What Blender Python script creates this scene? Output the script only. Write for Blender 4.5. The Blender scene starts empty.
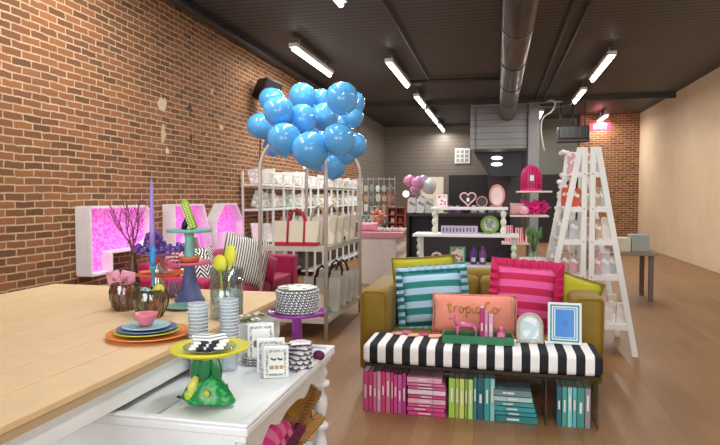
import bpy, bmesh, math, random
from mathutils import Vector, Matrix, Euler
random.seed(7)
R = math.radians
PI = math.pi
S = bpy.context.scene
COL = S.collection

# ------------------------------------------------------------------ camera, world, light, exposure
EYE = 1.5
FPX = 600.0
YAW = math.atan(137 / 600)
PIT = R(-2.4)
cd = bpy.data.cameras.new('camera'); cam = bpy.data.objects.new('camera', cd); COL.objects.link(cam)
cam.location = (0, 0, EYE); cam.rotation_euler = (PI / 2 + PIT, 0, YAW)
cd.sensor_fit = 'HORIZONTAL'; cd.sensor_width = 36; cd.lens = FPX / 720 * 36; cd.clip_start = .05; cd.clip_end = 200
S.camera = cam
S.view_settings.view_transform = 'Standard'; S.view_settings.look = 'None'
S.view_settings.gamma = 1; S.view_settings.use_curve_mapping = False
S.view_settings.exposure = 0.22
S.cycles.transparent_max_bounces = 48
W = bpy.data.worlds.new('world'); S.world = W; W.use_nodes = True
W.node_tree.nodes['Background'].inputs[0].default_value = (.75, .86, 1, 1)
W.node_tree.nodes['Background'].inputs[1].default_value = 1.2

def area(name, loc, rot, sx, sy, watts, col=(1, 1, 1)):
    l = bpy.data.lights.new(name, 'AREA'); l.shape = 'RECTANGLE'; l.size = sx; l.size_y = sy; l.energy = watts; l.color = col
    o = bpy.data.objects.new(name, l); COL.objects.link(o); o.location = loc; o.rotation_euler = rot
    return o
# daylight through the two shop windows behind the camera
area('window_daylight', (-2.3, -2.35, 1.75), (R(90), 0, 0), 3.0, 2.4, 110, (1, .97, .93))
area('window_daylight', (2.1, -2.35, 1.75), (R(90), 0, 0), 3.0, 2.4, 110, (1, .97, .93))
CEIL = 4.1
# the ceiling tubes: x, y0, y1
TUBES = [(-3.2, 9.2, 11.4), (-1.9, 10.6, 12.9), (-1.9, 14.3, 15.9), (-1.9, 16.5, 19.3), (-1.9, 19.9, 21.8), (1.87, 10.9, 13.1),
         (1.87, 14.3, 16.0), (1.19, 17.6, 19.6), (3.1, 18.8, 20.9), (-1.9, 5.0, 7.3), (1.87, 5.0, 7.3), (-3.2, 3.4, 5.6), (0, 1.0, 3.2)]
for x, a, b in TUBES:
    area('tube_light', (x, (a + b) / 2, CEIL - .27), (0, 0, 0), .1, b - a, 52 if b < 8 else 58, (1, .97, .93))

# ------------------------------------------------------------------ pixel -> point in the room
FW = Vector((-math.sin(YAW) * math.cos(PIT), math.cos(YAW) * math.cos(PIT), math.sin(PIT)))
RT = Vector((math.cos(YAW), math.sin(YAW), 0)); UP = RT.cross(FW)
def ray(x, y): return FW + RT * (x - 360) / FPX - UP * (y - 222.5) / FPX
def at(x, y, Y):
    d = ray(x, y); return d * (Y / d.y) + Vector((0, 0, EYE))
def on(x, y, z):
    d = ray(x, y); return d * ((z - EYE) / d.z) + Vector((0, 0, EYE))

# ------------------------------------------------------------------ materials
def lin(h):
    h = h.lstrip('#'); c = [int(h[i:i + 2], 16) / 255 for i in (0, 2, 4)]
    return tuple(((v + .055) / 1.055) ** 2.4 if v > .04 else v / 12.92 for v in c) + (1,)
MC = {}
def nt(name):
    m = bpy.data.materials.new(name); m.use_nodes = True
    t = m.node_tree; return m, t, t.nodes['Principled BSDF']
def node(t, kind, **kw):
    n = t.nodes.new(kind)
    for k, v in kw.items(): setattr(n, k, v)
    return n
def mathn(t, op, a, b=None):
    n = node(t, 'ShaderNodeMath', operation=op)
    for i, v in enumerate((a, b)):
        if v is None: continue
        if isinstance(v, (int, float)): n.inputs[i].default_value = v
        else: t.links.new(v, n.inputs[i])
    return n.outputs[0]
def mixc(t, fac, a, b):
    n = node(t, 'ShaderNodeMix', data_type='RGBA')
    for i, v in ((0, fac), (6, a), (7, b)):
        if isinstance(v, (int, float, tuple)): n.inputs[i].default_value = v
        else: t.links.new(v, n.inputs[i])
    return n.outputs[2]
def coords(t, kind='Object'):
    return node(t, 'ShaderNodeTexCoord').outputs[kind]
def sep(t, v):
    n = node(t, 'ShaderNodeSeparateXYZ'); t.links.new(v, n.inputs[0]); return n.outputs
def bumpn(t, p, h, st=.3, d=.01):
    b = node(t, 'ShaderNodeBump'); b.inputs['Strength'].default_value = st; b.inputs['Distance'].default_value = d
    t.links.new(h, b.inputs['Height']); t.links.new(b.outputs[0], p.inputs['Normal'])
def mat(col, rough=.5, metal=0, var=.12, scale=14, emit=0, sheen=0, coat=0, bump=0):
    key = (col, rough, metal, var, scale, emit, sheen, coat, bump)
    if key in MC: return MC[key]
    m, t, p = nt('surface_' + col.strip('#')); c = lin(col)
    no = node(t, 'ShaderNodeTexNoise'); no.inputs['Scale'].default_value = scale; no.inputs['Detail'].default_value = 3
    t.links.new(coords(t), no.inputs['Vector'])
    lo = tuple(v * (1 - var) for v in c[:3]) + (1,); hi = tuple(min(1, v * (1 + var)) for v in c[:3]) + (1,)
    t.links.new(mixc(t, no.outputs[0], lo, hi), p.inputs['Base Color'])
    p.inputs['Roughness'].default_value = rough; p.inputs['Metallic'].default_value = metal
    if sheen: p.inputs['Sheen Weight'].default_value = sheen
    if coat: p.inputs['Coat Weight'].default_value = coat
    if emit:
        p.inputs['Emission Color'].default_value = c; p.inputs['Emission Strength'].default_value = emit
    if bump: bumpn(t, p, no.outputs[0], bump, .02)
    MC[key] = m; return m
def stripes(a, b, axis, period, duty=.5, phase=0, rough=.8, emitless=True):
    m, t, p = nt('striped_cloth'); s = sep(t, coords(t))
    v = mathn(t, 'FRACT', mathn(t, 'ADD', mathn(t, 'DIVIDE', s[axis], period), phase + 50))
    f = mathn(t, 'GREATER_THAN', v, duty)
    t.links.new(mixc(t, f, lin(a), lin(b)), p.inputs['Base Color']); p.inputs['Roughness'].default_value = rough
    no = node(t, 'ShaderNodeTexNoise'); no.inputs['Scale'].default_value = 60; t.links.new(coords(t), no.inputs['Vector'])
    bumpn(t, p, no.outputs[0], .15, .005); return m
def zigzag(a, b, ax, az, period, amp, wl, duty=.5, rough=.75):
    m, t, p = nt('zigzag_cloth'); s = sep(t, coords(t))
    tri = mathn(t, 'PINGPONG', mathn(t, 'ADD', s[ax], 50), wl / 2)
    v = mathn(t, 'ADD', s[az], mathn(t, 'MULTIPLY', tri, amp))
    f = mathn(t, 'GREATER_THAN', mathn(t, 'FRACT', mathn(t, 'ADD', mathn(t, 'DIVIDE', v, period), 50)), duty)
    t.links.new(mixc(t, f, lin(a), lin(b)), p.inputs['Base Color']); p.inputs['Roughness'].default_value = rough; return m
def radial_zig(a, b, period, n):      # wavy bands round a lathe, running about its axis
    m, t, p = nt('wavy_band_china'); s = sep(t, coords(t))
    ang = mathn(t, 'ARCTAN2', s[1], s[0])
    w = mathn(t, 'PINGPONG', mathn(t, 'ADD', mathn(t, 'MULTIPLY', ang, n), 500), 1.0)
    v = mathn(t, 'ADD', mathn(t, 'DIVIDE', s[2], period), w)
    f = mathn(t, 'GREATER_THAN', mathn(t, 'FRACT', mathn(t, 'ADD', v, 50)), .5)
    t.links.new(mixc(t, f, lin(a), lin(b)), p.inputs['Base Color']); p.inputs['Roughness'].default_value = .4; return m
def speckle(a, b, scale=40, th=.5, rough=.6, emit=0):
    key = ('sp', a, b, scale, th, rough, emit)
    if key in MC: return MC[key]
    m, t, p = nt('speckled'); v = node(t, 'ShaderNodeTexVoronoi'); v.inputs['Scale'].default_value = scale
    t.links.new(coords(t), v.inputs['Vector'])
    f = mathn(t, 'GREATER_THAN', sep(t, v.outputs['Color'])[0], th)
    c = mixc(t, f, lin(a), lin(b)); t.links.new(c, p.inputs['Base Color']); p.inputs['Roughness'].default_value = rough
    if emit: t.links.new(c, p.inputs['Emission Color']); p.inputs['Emission Strength'].default_value = emit
    MC[key] = m; return m
def clear(tint='#F4FAFC', gloss=.12, rough=.05):
    key = ('clear', tint, gloss, rough)
    if key in MC: return MC[key]
    m, t, p = nt('clear_plastic'); t.nodes.remove(p)
    tr = node(t, 'ShaderNodeBsdfTransparent'); tr.inputs[0].default_value = lin(tint)
    gl = node(t, 'ShaderNodeBsdfGlossy'); gl.inputs['Roughness'].default_value = rough
    fr = node(t, 'ShaderNodeLayerWeight'); fr.inputs[0].default_value = .35
    fac = mathn(t, 'ADD', mathn(t, 'MULTIPLY', fr.outputs['Facing'], .45), gloss)
    mx = node(t, 'ShaderNodeMixShader'); t.links.new(fac, mx.inputs[0]); t.links.new(tr.outputs[0], mx.inputs[1]); t.links.new(gl.outputs[0], mx.inputs[2])
    t.links.new(mx.outputs[0], t.nodes['Material Output'].inputs[0]); MC[key] = m; return m
def cloudy():
    if 'cloudy' in MC: return MC['cloudy']
    m, t, p = nt('cloudy_plastic')
    tr = node(t, 'ShaderNodeBsdfTransparent'); tr.inputs[0].default_value = lin('#F8FBFD')
    p.inputs['Base Color'].default_value = lin('#DDE6EC'); p.inputs['Roughness'].default_value = .18
    mx = node(t, 'ShaderNodeMixShader'); mx.inputs[0].default_value = .3; t.links.new(tr.outputs[0], mx.inputs[1]); t.links.new(p.outputs[0], mx.inputs[2])
    t.links.new(mx.outputs[0], t.nodes['Material Output'].inputs[0]); MC['cloudy'] = m; return m
def brick_mat():
    m, t, p = nt('old_brick'); s = sep(t, coords(t))
    cb = node(t, 'ShaderNodeCombineXYZ')
    no2 = node(t, 'ShaderNodeTexNoise'); no2.inputs['Scale'].default_value = 2.3; no2.inputs['Detail'].default_value = 3
    t.links.new(coords(t), no2.inputs['Vector'])
    wob = mathn(t, 'MULTIPLY', mathn(t, 'SUBTRACT', no2.outputs[0], .5), .035)
    no3 = node(t, 'ShaderNodeTexNoise'); no3.inputs['Scale'].default_value = 18; t.links.new(coords(t), no3.inputs['Vector'])
    wob2 = mathn(t, 'MULTIPLY', mathn(t, 'SUBTRACT', no3.outputs[0], .5), .03)
    t.links.new(mathn(t, 'ADD', mathn(t, 'ADD', s[1], s[0]), wob2), cb.inputs[0])
    t.links.new(mathn(t, 'ADD', mathn(t, 'ADD', s[2], wob), mathn(t, 'MULTIPLY', wob2, .5)), cb.inputs[1])
    b = node(t, 'ShaderNodeTexBrick'); t.links.new(cb.outputs[0], b.inputs['Vector'])
    for k, v in (('Scale', 1), ('Brick Width', .225), ('Row Height', .070), ('Mortar Size', .009), ('Mortar Smooth', .35), ('Bias', -.05)): b.inputs[k].default_value = v
    b.inputs['Color1'].default_value = lin('#9A623B'); b.inputs['Color2'].default_value = lin('#54371F'); b.inputs['Mortar'].default_value = lin('#CDB490')
    no = node(t, 'ShaderNodeTexNoise'); no.inputs['Scale'].default_value = 6; no.inputs['Detail'].default_value = 6; t.links.new(coords(t), no.inputs['Vector'])
    c = mixc(t, mathn(t, 'MULTIPLY', no.outputs[0], .55), b.outputs[0], lin('#7E5233'))
    # loose plaster patches
    no4 = node(t, 'ShaderNodeTexNoise'); no4.inputs['Scale'].default_value = 1.9; no4.inputs['Detail'].default_value = 4; t.links.new(coords(t), no4.inputs['Vector'])
    f = mathn(t, 'GREATER_THAN', no4.outputs[0], .78)
    c = mixc(t, f, c, lin('#C8B79A'))
    t.links.new(c, p.inputs['Base Color']); p.inputs['Roughness'].default_value = .9
    bumpn(t, p, mathn(t, 'SUBTRACT', mathn(t, 'MULTIPLY', no3.outputs[0], .4), b.outputs['Fac']), .7, .02); return m
def plank_mat():
    m, t, p = nt('plank_floor'); s = sep(t, coords(t)); cb = node(t, 'ShaderNodeCombineXYZ')
    t.links.new(s[1], cb.inputs[0]); t.links.new(s[0], cb.inputs[1])
    b = node(t, 'ShaderNodeTexBrick'); t.links.new(cb.outputs[0], b.inputs['Vector'])
    for k, v in (('Scale', 1), ('Brick Width', 1.25), ('Row Height', .13), ('Mortar Size', .0018), ('Bias', 0)): b.inputs[k].default_value = v
    b.inputs['Color1'].default_value = lin('#A07850'); b.inputs['Color2'].default_value = lin('#8C6742'); b.inputs['Mortar'].default_value = lin('#6E4C31')
    mp = node(t, 'ShaderNodeMapping'); mp.inputs['Scale'].default_value = (14, 1.2, 1); t.links.new(coords(t), mp.inputs[0])
    no = node(t, 'ShaderNodeTexNoise'); no.inputs['Scale'].default_value = 3; no.inputs['Detail'].default_value = 6; t.links.new(mp.outputs[0], no.inputs['Vector'])
    c = mixc(t, mathn(t, 'MULTIPLY', no.outputs[0], .6), b.outputs[0], lin('#745233'))
    t.links.new(c, p.inputs['Base Color']); p.inputs['Roughness'].default_value = .42
    return m
def slat_mat(a, b, axis, period, duty=.93, bump=.5, rough=.6):
    m, t, p = nt('slatted_boards'); s = sep(t, coords(t))
    v = mathn(t, 'FRACT', mathn(t, 'ADD', mathn(t, 'DIVIDE', s[axis], period), 50))
    f = mathn(t, 'GREATER_THAN', v, duty)
    no = node(t, 'ShaderNodeTexNoise'); no.inputs['Scale'].default_value = 1.5; no.inputs['Detail'].default_value = 4; t.links.new(coords(t), no.inputs['Vector'])
    base = mixc(t, no.outputs[0], lin(a), tuple(x * .72 for x in lin(a)[:3]) + (1,))
    t.links.new(mixc(t, f, base, lin(b)), p.inputs['Base Color']); p.inputs['Roughness'].default_value = rough
    bumpn(t, p, v, bump, .02); return m

WHITE = mat('#E9EBEA', .4, var=.05); WHITEW = mat('#E4EAEE', .35, var=.05, coat=.2); STEEL = mat('#C9C9C6', .35, .6, var=.05)
BLACK = mat('#141416', .5); DARK = mat('#232224', .7)

# ------------------------------------------------------------------ mesh helpers
class MB:
    def __init__(s): s.bm = bmesh.new()
    def _add(s, verts, faces, M=None):
        vs = [s.bm.verts.new((M @ Vector(v)) if M else v) for v in verts]
        for f in faces:
            try: s.bm.faces.new([vs[i] for i in f])
            except ValueError: pass
        return s
    def box(s, x0, x1, y0, y1, z0, z1, M=None):
        v = [(x, y, z) for x in (x0, x1) for y in (y0, y1) for z in (z0, z1)]
        return s._add(v, [(0, 1, 3, 2), (4, 6, 7, 5), (0, 4, 5, 1), (2, 3, 7, 6), (0, 2, 6, 4), (1, 5, 7, 3)], M)
    def lathe(s, prof, c=(0, 0, 0), n=24, M=None, wob=None):
        v = []; f = []
        for i, (r, z) in enumerate(prof):
            for k in range(n):
                a = 2 * PI * k / n; rr = r * (1 + (wob(a, i) if wob else 0)); v.append((c[0] + rr * math.cos(a), c[1] + rr * math.sin(a), c[2] + z))
        for i in range(len(prof) - 1):
            for k in range(n): k2 = (k + 1) % n; f.append((i * n + k, i * n + k2, (i + 1) * n + k2, (i + 1) * n + k))
        if prof[0][0] > 1e-4: f.append(tuple(range(n))[::-1])
        if prof[-1][0] > 1e-4: f.append(tuple((len(prof) - 1) * n + k for k in range(n)))
        return s._add(v, f, M)
    def open_lathe(s, prof, c=(0, 0, 0), n=24, M=None):
        v = []; f = []
        for i, (r, z) in enumerate(prof):
            for k in range(n): a = 2 * PI * k / n; v.append((c[0] + r * math.cos(a), c[1] + r * math.sin(a), c[2] + z))
        for i in range(len(prof) - 1):
            for k in range(n): k2 = (k + 1) % n; f.append((i * n + k, i * n + k2, (i + 1) * n + k2, (i + 1) * n + k))
        return s._add(v, f, M)
    def tube(s, pts, r, n=8, M=None, closed=False):
        pts = [Vector(p) for p in pts]; v = []; f = []; up0 = None
        for i, p in enumerate(pts):
            if closed: d = pts[(i + 1) % len(pts)] - pts[i - 1]
            else: d = pts[min(i + 1, len(pts) - 1)] - pts[max(i - 1, 0)]
            d.normalize()
            if up0 is None: up0 = Vector((0, 0, 1)) if abs(d.z) < .9 else Vector((1, 0, 0))
            a = d.cross(up0)
            if a.length < 1e-4: a = d.cross(Vector((1, .3, 0)))
            a.normalize(); b = d.cross(a); up0 = -b
            rr = r[i] if isinstance(r, (list, tuple)) else r
            for k in range(n):
                t = 2 * PI * k / n; v.append(tuple(p + a * rr * math.cos(t) + b * rr * math.sin(t)))
        m = len(pts)
        for i in range(m if closed else m - 1):
            j = (i + 1) % m
            for k in range(n): k2 = (k + 1) % n; f.append((i * n + k, i * n + k2, j * n + k2, j * n + k))
        if not closed: f.append(tuple(range(n))[::-1]); f.append(tuple((m - 1) * n + k for k in range(n)))
        return s._add(v, f, M)
    def ball(s, c, r, n=12, sc=(1, 1, 1), M=None):
        prof = [(r * math.sin(PI * i / n) * 1.0 + (1e-5 if i in (0, n) else 0), -r * math.cos(PI * i / n)) for i in range(n + 1)]
        T = Matrix.Translation(c) @ Matrix.Diagonal((*sc, 1))
        return s.lathe(prof, (0, 0, 0), n * 2, (M @ T) if M else T)
    def prism(s, poly, d0, d1, axis='y', M=None):       # poly in the two other axes
        n = len(poly); v = []
        for d in (d0, d1):
            for a, b in poly: v.append({'y': (a, d, b), 'x': (d, a, b), 'z': (a, b, d)}[axis])
        f = [tuple(range(n)), tuple(range(n, 2 * n))[::-1]] + [(i, (i + 1) % n, n + (i + 1) % n, n + i) for i in range(n)]
        return s._add(v, f, M)
    def pad(s, w, h, t, n=12, z0=0, M=None, pinch=.05, ex=.55):  # pillow: x width, z height, y thickness
        v = []; idx = {}; f = []
        for side in (1, -1):
            for i in range(n + 1):
                for j in range(n + 1):
                    u = -1 + 2 * i / n; q = -1 + 2 * j / n
                    e = i in (0, n) or j in (0, n)
                    if side == -1 and e: idx[(side, i, j)] = idx[(1, i, j)]; continue
                    x = w / 2 * u * (1 - pinch * (1 - q * q)); z = h / 2 * q * (1 - pinch * (1 - u * u))
                    y = 0 if e else side * t / 2 * ((1 - u ** 2) * (1 - q ** 2)) ** (ex * .8) * (1 + .05 * math.sin(5 * u + 3 * q))
                    idx[(side, i, j)] = len(v); v.append((x, y, z + h / 2 + z0))
            for i in range(n):
                for j in range(n):
                    q4 = [idx[(side, i, j)], idx[(side, i + 1, j)], idx[(side, i + 1, j + 1)], idx[(side, i, j + 1)]]
                    f.append(tuple(q4 if side == 1 else q4[::-1]))
        return s._add(v, f, M)
    def ruffle(s, w, h, d=.05, amp=.014, waves=44, M=None):
        v = []; f = []; n = waves * 6; per = 2 * (w + h)
        for k in range(n):
            t = k / n * per
            if t < w: x, z, nx, nz = -w / 2 + t, 0, 0, -1
            elif t < w + h: x, z, nx, nz = w / 2, t - w, 1, 0
            elif t < 2 * w + h: x, z, nx, nz = w / 2 - (t - w - h), h, 0, 1
            else: x, z, nx, nz = -w / 2, h - (t - 2 * w - h), -1, 0
            cx, cz = x / (w / 2), (z - h / 2) / (h / 2)
            dx, dz = (cx, cz) if abs(cx) > .9 and abs(cz) > .9 else (nx, nz)
            a = math.sin(2 * PI * k / 6)
            x2 = x * .95; z2 = h / 2 + (z - h / 2) * .95
            for th in (-.003, .003):
                v.append((x2, th, z2)); v.append((x + dx * d, a * amp + th, z + dz * d + .004 * math.sin(k)))
        for k in range(n):
            a = k * 4; b = ((k + 1) % n) * 4
            f += [(a, b, b + 1, a + 1), (a + 2, a + 3, b + 3, b + 2), (a + 1, b + 1, b + 3, a + 3)]
        return s._add(v, f, M)
    def build(s, name, m, parent=None, bevel=0, smooth=False, loc=None, rot=None, seg=2, subsurf=0):
        bmesh.ops.recalc_face_normals(s.bm, faces=s.bm.faces)
        me = bpy.data.meshes.new(name); s.bm.to_mesh(me); s.bm.free()
        o = bpy.data.objects.new(name, me); COL.objects.link(o)
        if m: me.materials.append(m)
        if smooth:
            for p in me.polygons: p.use_smooth = True
        if bevel:
            b = o.modifiers.new('bevel', 'BEVEL'); b.width = bevel; b.segments = seg; b.limit_method = 'ANGLE'; b.angle_limit = R(40)
            if seg > 2:
                for p in me.polygons: p.use_smooth = True
        if subsurf:
            u = o.modifiers.new('sub', 'SUBSURF'); u.levels = u.render_levels = subsurf
        if parent: o.parent = parent
        if loc is not None: o.location = loc
        if rot is not None: o.rotation_euler = rot
        return o
def B(): return MB()
def tag(o, label, cat, group=None, kind=None):
    o['label'] = label; o['category'] = cat
    if group: o['group'] = group
    if kind: o['kind'] = kind
    return o
def thing(name, loc, label, cat, group=None, rz=0, rx=0, ry=0):
    o = bpy.data.objects.new(name, None); COL.objects.link(o); o.location = loc; o.rotation_euler = (rx, ry, rz); o.empty_display_size = .1
    return tag(o, label, cat, group)
def struct(mb, name, m, **k):
    o = mb.build(name, m, **k); o['kind'] = 'structure'; return o
def copy_tree(o, loc, label, rz=None):
    kids = list(o.children); c = o.copy(); COL.objects.link(c); c.location = loc; c['label'] = label
    if rz is not None: c.rotation_euler = (o.rotation_euler.x, o.rotation_euler.y, rz)
    for k in kids:
        d = k.copy(); COL.objects.link(d); d.parent = c
        for g in list(k.children): e = g.copy(); COL.objects.link(e); e.parent = d
    return c
ORDS = 'first second third fourth fifth sixth seventh eighth ninth tenth eleventh twelfth thirteenth fourteenth fifteenth sixteenth seventeenth eighteenth nineteenth twentieth twenty-first twenty-second twenty-third twenty-fourth twenty-fifth twenty-sixth twenty-seventh twenty-eighth twenty-ninth thirtieth'.split()
def plaque(text, size, m, parent, loc, rot, name='lettering', ext=.002, shear=0, ax='CENTER'):
    cu = bpy.data.curves.new(name, 'FONT'); cu.body = text; cu.size = size; cu.extrude = ext; cu.shear = shear; cu.align_x = ax; cu.align_y = 'CENTER'
    o = bpy.data.objects.new(name, cu); me = bpy.data.meshes.new_from_object(o); bpy.data.objects.remove(o)
    me.materials.clear(); me.materials.append(m)
    o = bpy.data.objects.new(name, me); COL.objects.link(o); o.parent = parent; o.location = loc; o.rotation_euler = rot
    return o

# ------------------------------------------------------------------ the room
XL, XR, YF, YB = -4.1, 4.3, -2.5, 22.0
struct(B().box(XL - .2, XR + .2, YF - .2, YB + .3, -.1, 0), 'floor', plank_mat())
ceil_m = slat_mat('#4B4C4D', '#121212', 1, .16, .78, .9, .5)
struct(B().box(XL - .2, XR + .2, YF - .2, YB + .3, CEIL, CEIL + .12), 'ceiling', ceil_m)
BR = brick_mat()
struct(B().box(XL - .25, XL, YF - .2, 17.6, 0, CEIL), 'wall_left', BR)
TAUPE = slat_mat('#7F756A', '#4C453E', 2, .14, .92, .35)
struct(B().box(XL - .25, XL + .02, 17.6, YB, 0, CEIL), 'wall_left_rear', TAUPE)
# patches of old plaster and knocked-out brick on the left wall
wl = bpy.data.objects['wall_left']; rp = random.Random(17)
for (px, py, ry_, rz_, c) in ((162, 104, .13, .14, '#CDBA98'), (163, 134, .09, .14, '#C4AE8C'), (167, 151, .06, .05, '#D6C4A2'), (190, 109, .09, .10, '#4E3A2C'), (191, 138, .05, .10, '#4A372A'), (221, 127, .10, .06, '#C9B492'), (212, 92, .07, .08, '#BFA683')):
    d = ray(px, py); q = d * (XL / d.x) + Vector((0, 0, EYE)); n = 14
    poly = [(q.y + ry_ * math.cos(2 * PI * k / n) * rp.uniform(.35, 1.0), q.z + rz_ * math.sin(2 * PI * k / n) * rp.uniform(.35, 1.0)) for k in range(n)]
    B().prism(poly, XL - .01, XL + .004, 'x').build('plaster_patch', mat(c, .9, var=.35, scale=30), wl)['kind'] = 'structure'
struct(B().box(XL, XR, YB, YB + .2, 0, CEIL), 'wall_back', TAUPE)
struct(B().box(2.55, XR, YB - 1.8, YB - 1.55, 0, CEIL), 'wall_back_right', BR)
struct(B().box(XR, XR + .2, YF - .2, YB, 0, CEIL), 'wall_right', mat('#DCC3A2', .85, var=.1, scale=2, bump=.1))
fw = B().box(XL, XR, YF - .2, YF, 0, .5).box(XL, XR, YF - .2, YF, 3.05, CEIL)
for a, b in ((XL, -3.85), (-.75, -.45), (.35, .55), (3.65, XR)): fw.box(a, b, YF - .2, YF, .5, 3.05)
fw.box(-.45, .35, YF - .2, YF, 2.2, 3.05)
struct(fw, 'wall_front', mat('#8A8076', .8))
struct(B().box(-3.85, -.75, YF - .12, YF - .1, .5, 3.05), 'window_1', clear())
struct(B().box(.55, 3.65, YF - .12, YF - .1, .5, 3.05), 'window_2', clear())
struct(B().box(-.45, .35, YF - .14, YF - .08, .5, 2.2), 'door_1', mat('#2B2B2D', .5))
struct(B().box(XL, XR, 16.35, 16.5, CEIL - .12, CEIL), 'trim_1', mat('#3A3634', .6))
struct(B().box(XL, XL + .03, 9, 17.6, 0, .14), 'baseboard_left', mat('#6E665C', .6))
# grey boarded box that drops from the ceiling, with its full-height column and the dark canopy below
GREY = slat_mat('#8E9093', '#4E5052', 2, .17, .93, .5)
struct(B().box(-.66, .76, 16.5, 20.2, 2.8, CEIL).box(-.72, -.6, 16.46, 16.52, 2.78, CEIL), 'wall_soffit', GREY)
struct(B().box(.78, 1.06, 16.42, 16.75, 0, CEIL), 'trim_2', mat('#85878A', .5, var=.05), bevel=.01)
struct(B().box(-.3, .78, 20.2, 20.6, 0, CEIL), 'wall_kitchen', mat('#2A2729', .5))
struct(B().box(1.06, 2.55, 20.9, 21.1, 1.9, CEIL), 'wall_back_middle', mat('#77786F', .8))
struct(B().box(-1.7, -.3, 21.8, 21.98, 0, 2.3).box(1.1, 2.5, 20.6, 20.85, 0, 2.25), 'doorway_dark', mat('#1A1718', .6))  # solid slabs, the shade inside an open recess painted as near-black

# kitchen canopy (sloped, dark) with two light reflections put in as glowing ovals
t = thing('kitchen_canopy', (0, 17.6, 2.1), 'dark sloping metal canopy under the grey boarded box', 'canopy')
B().prism([(-.66, .68), (.76, .68), (.76, .0), (-.2, .0)], 0, .8).build('hood', mat('#29282C', .3, .3), t)
for k, z in enumerate((2.62, 2.44)):
    t = thing('light_reflection', (-.02, 17.55, z), 'small oval light reflection modelled on the dark canopy, ' + ('upper' if k == 0 else 'lower') + ' of the two', 'lamp', 'light reflections on the canopy')
    B().ball((0, 0, 0), .16, 8, (1, .3, .32)).build('glow_oval', mat('#FFFDF5', .4, emit=2.5), t, smooth=True)
    B().box(-.18, .18, -.0, .06, -.01, .02).build('oval_backing', DARK, t)

# ceiling tubes
TU = mat('#FFFFFF', .5, emit=9)
for k, (x, a, b) in enumerate(TUBES):
    side = {-3.2: 'over the brick wall side', -1.9: 'in the left row', 1.87: 'in the right row', 1.19: 'beside the hanging loop of cable', 3.1: 'near the exit sign', 0: 'above the front of the shop'}[x]
    rank = sum(1 for q in TUBES if q[0] == x and q[1] < a) + 1
    o = thing('ceiling_light', (x, (a + b) / 2, CEIL), 'white fluorescent ceiling light %s, the %s from the front' % (side, ORDS[rank - 1]), 'ceiling light', 'fluorescent ceiling lights')
    L = b - a
    B().box(-.075, .075, -L / 2, L / 2, -.2, -.13).build('housing', WHITE, o, bevel=.01)
    B().tube([(0, -L / 2 + .03, -.225), (0, L / 2 - .03, -.225)], .035, 10).build('tube', TU, o)
    for s in (-1, 1): B().tube([(0, s * L * .35, -.13), (0, s * L * .35, 0)], .008, 6).build('hanger', STEEL, o)

# duct
t = thing('ceiling_duct', (.24, 0, 3.72), 'round dark metal air duct running along the ceiling to the grey box', 'duct')
B().tube([(0, 3, 0), (0, 16.5, 0)], .2, 28).build('pipe', mat('#5F5A56', .35, .7, var=.2, scale=3), t, smooth=True)
for y in [4, 6, 8, 10, 12, 14, 16.2]:
    B().tube([(0, y - .03, 0), (0, y + .03, 0)], .212, 28).build('seam_band', mat('#6B6661', .35, .7), t, smooth=True)
# conduits
def conduit(pts, r, label, name='conduit', m=None):
    return tag(B().tube(pts, r, 8).build(name, m or mat('#3E3B3A', .5, .4), smooth=True), label, 'pipe' if name == 'conduit' else 'cable')
conduit([(-1.45, 4, 4.03), (-1.45, 13, 4.03)], .025, 'thin dark conduit on the ceiling right of the left light row')
conduit([(-1.9, 13.2, 4.03), (-.72, 13.2, 4.03), (.05, 13.2, 4.03)], .04, 'dark pipe crossing the ceiling between the left lights and the duct')
conduit([(.95, 4, 4.03), (.95, 16.3, 4.03)], .025, 'dark conduit on the ceiling just right of the round duct')
conduit([(1.15, 4, 4.03), (1.15, 16.3, 4.03)], .025, 'dark conduit on the ceiling, second to the right of the round duct')
conduit([(XL + .12, 3, 3.98), (XL + .12, 17, 3.98)], .05, 'dark pipe along the top of the brick wall')
pts = [(1.2 + .28 * math.sin(s * .5) * (1 - s / 16), 16.2, 3.95 - .0085 * s * s + .06 * math.sin(s)) for s in range(13)]
conduit(pts, .022, 'pale cable hanging in a loop right of the grey column', 'hanging_cable', mat('#B5ADA2', .6))
conduit([(1.35 + .45 * math.cos(a), 16.0 + .45 * math.sin(a), 3.85) for a in [k * PI / 8 for k in range(14)]], .015, 'thin coiled cable on the ceiling right of the grey column', 'coiled_cable', mat('#8A857E', .6))
for k, x in enumerate((1.7, 2.02, 2.34)):
    conduit([(x, 17.6, 3.4), (x, 17.6, CEIL)], .015, ('left', 'middle', 'right')[k] + ' thin threaded rod hanging from the ceiling above the black air unit', 'hanging_rod')
t = thing('air_unit', (2.02, 17.6, 3.05), 'black ceiling air unit with vertical fins right of the grey column', 'air conditioner')
B().box(-.4, .4, -.3, .3, .05, .4).build('case', mat('#1B1B1C', .4), t, bevel=.02)
for k in range(5): B().box(-.36 + k * .17, -.335 + k * .17, -.33, -.3, .08, .37).build('fin', mat('#4A4A4A', .4, .5), t)
B().box(-.42, .42, -.25, .25, -.02, .05).build('tray', mat('#3A3836', .5), t)

# exit sign
t = thing('exit_sign', (3.05, 19.6, 3.52), 'red lit exit sign hanging in front of the brick at the back right', 'sign')
B().box(-.3, .3, -.03, .03, 0, .26).build('face', mat('#E0405A', .5, emit=.7), t, bevel=.01)
plaque('EXIT', .2, mat('#FFE9E9', .5, emit=1.2), t, (0, -.034, .13), (PI / 2, 0, 0))
B().tube([(0, 0, .26), (0, 0, .58)], .015).build('stem', WHITE, t)
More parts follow.
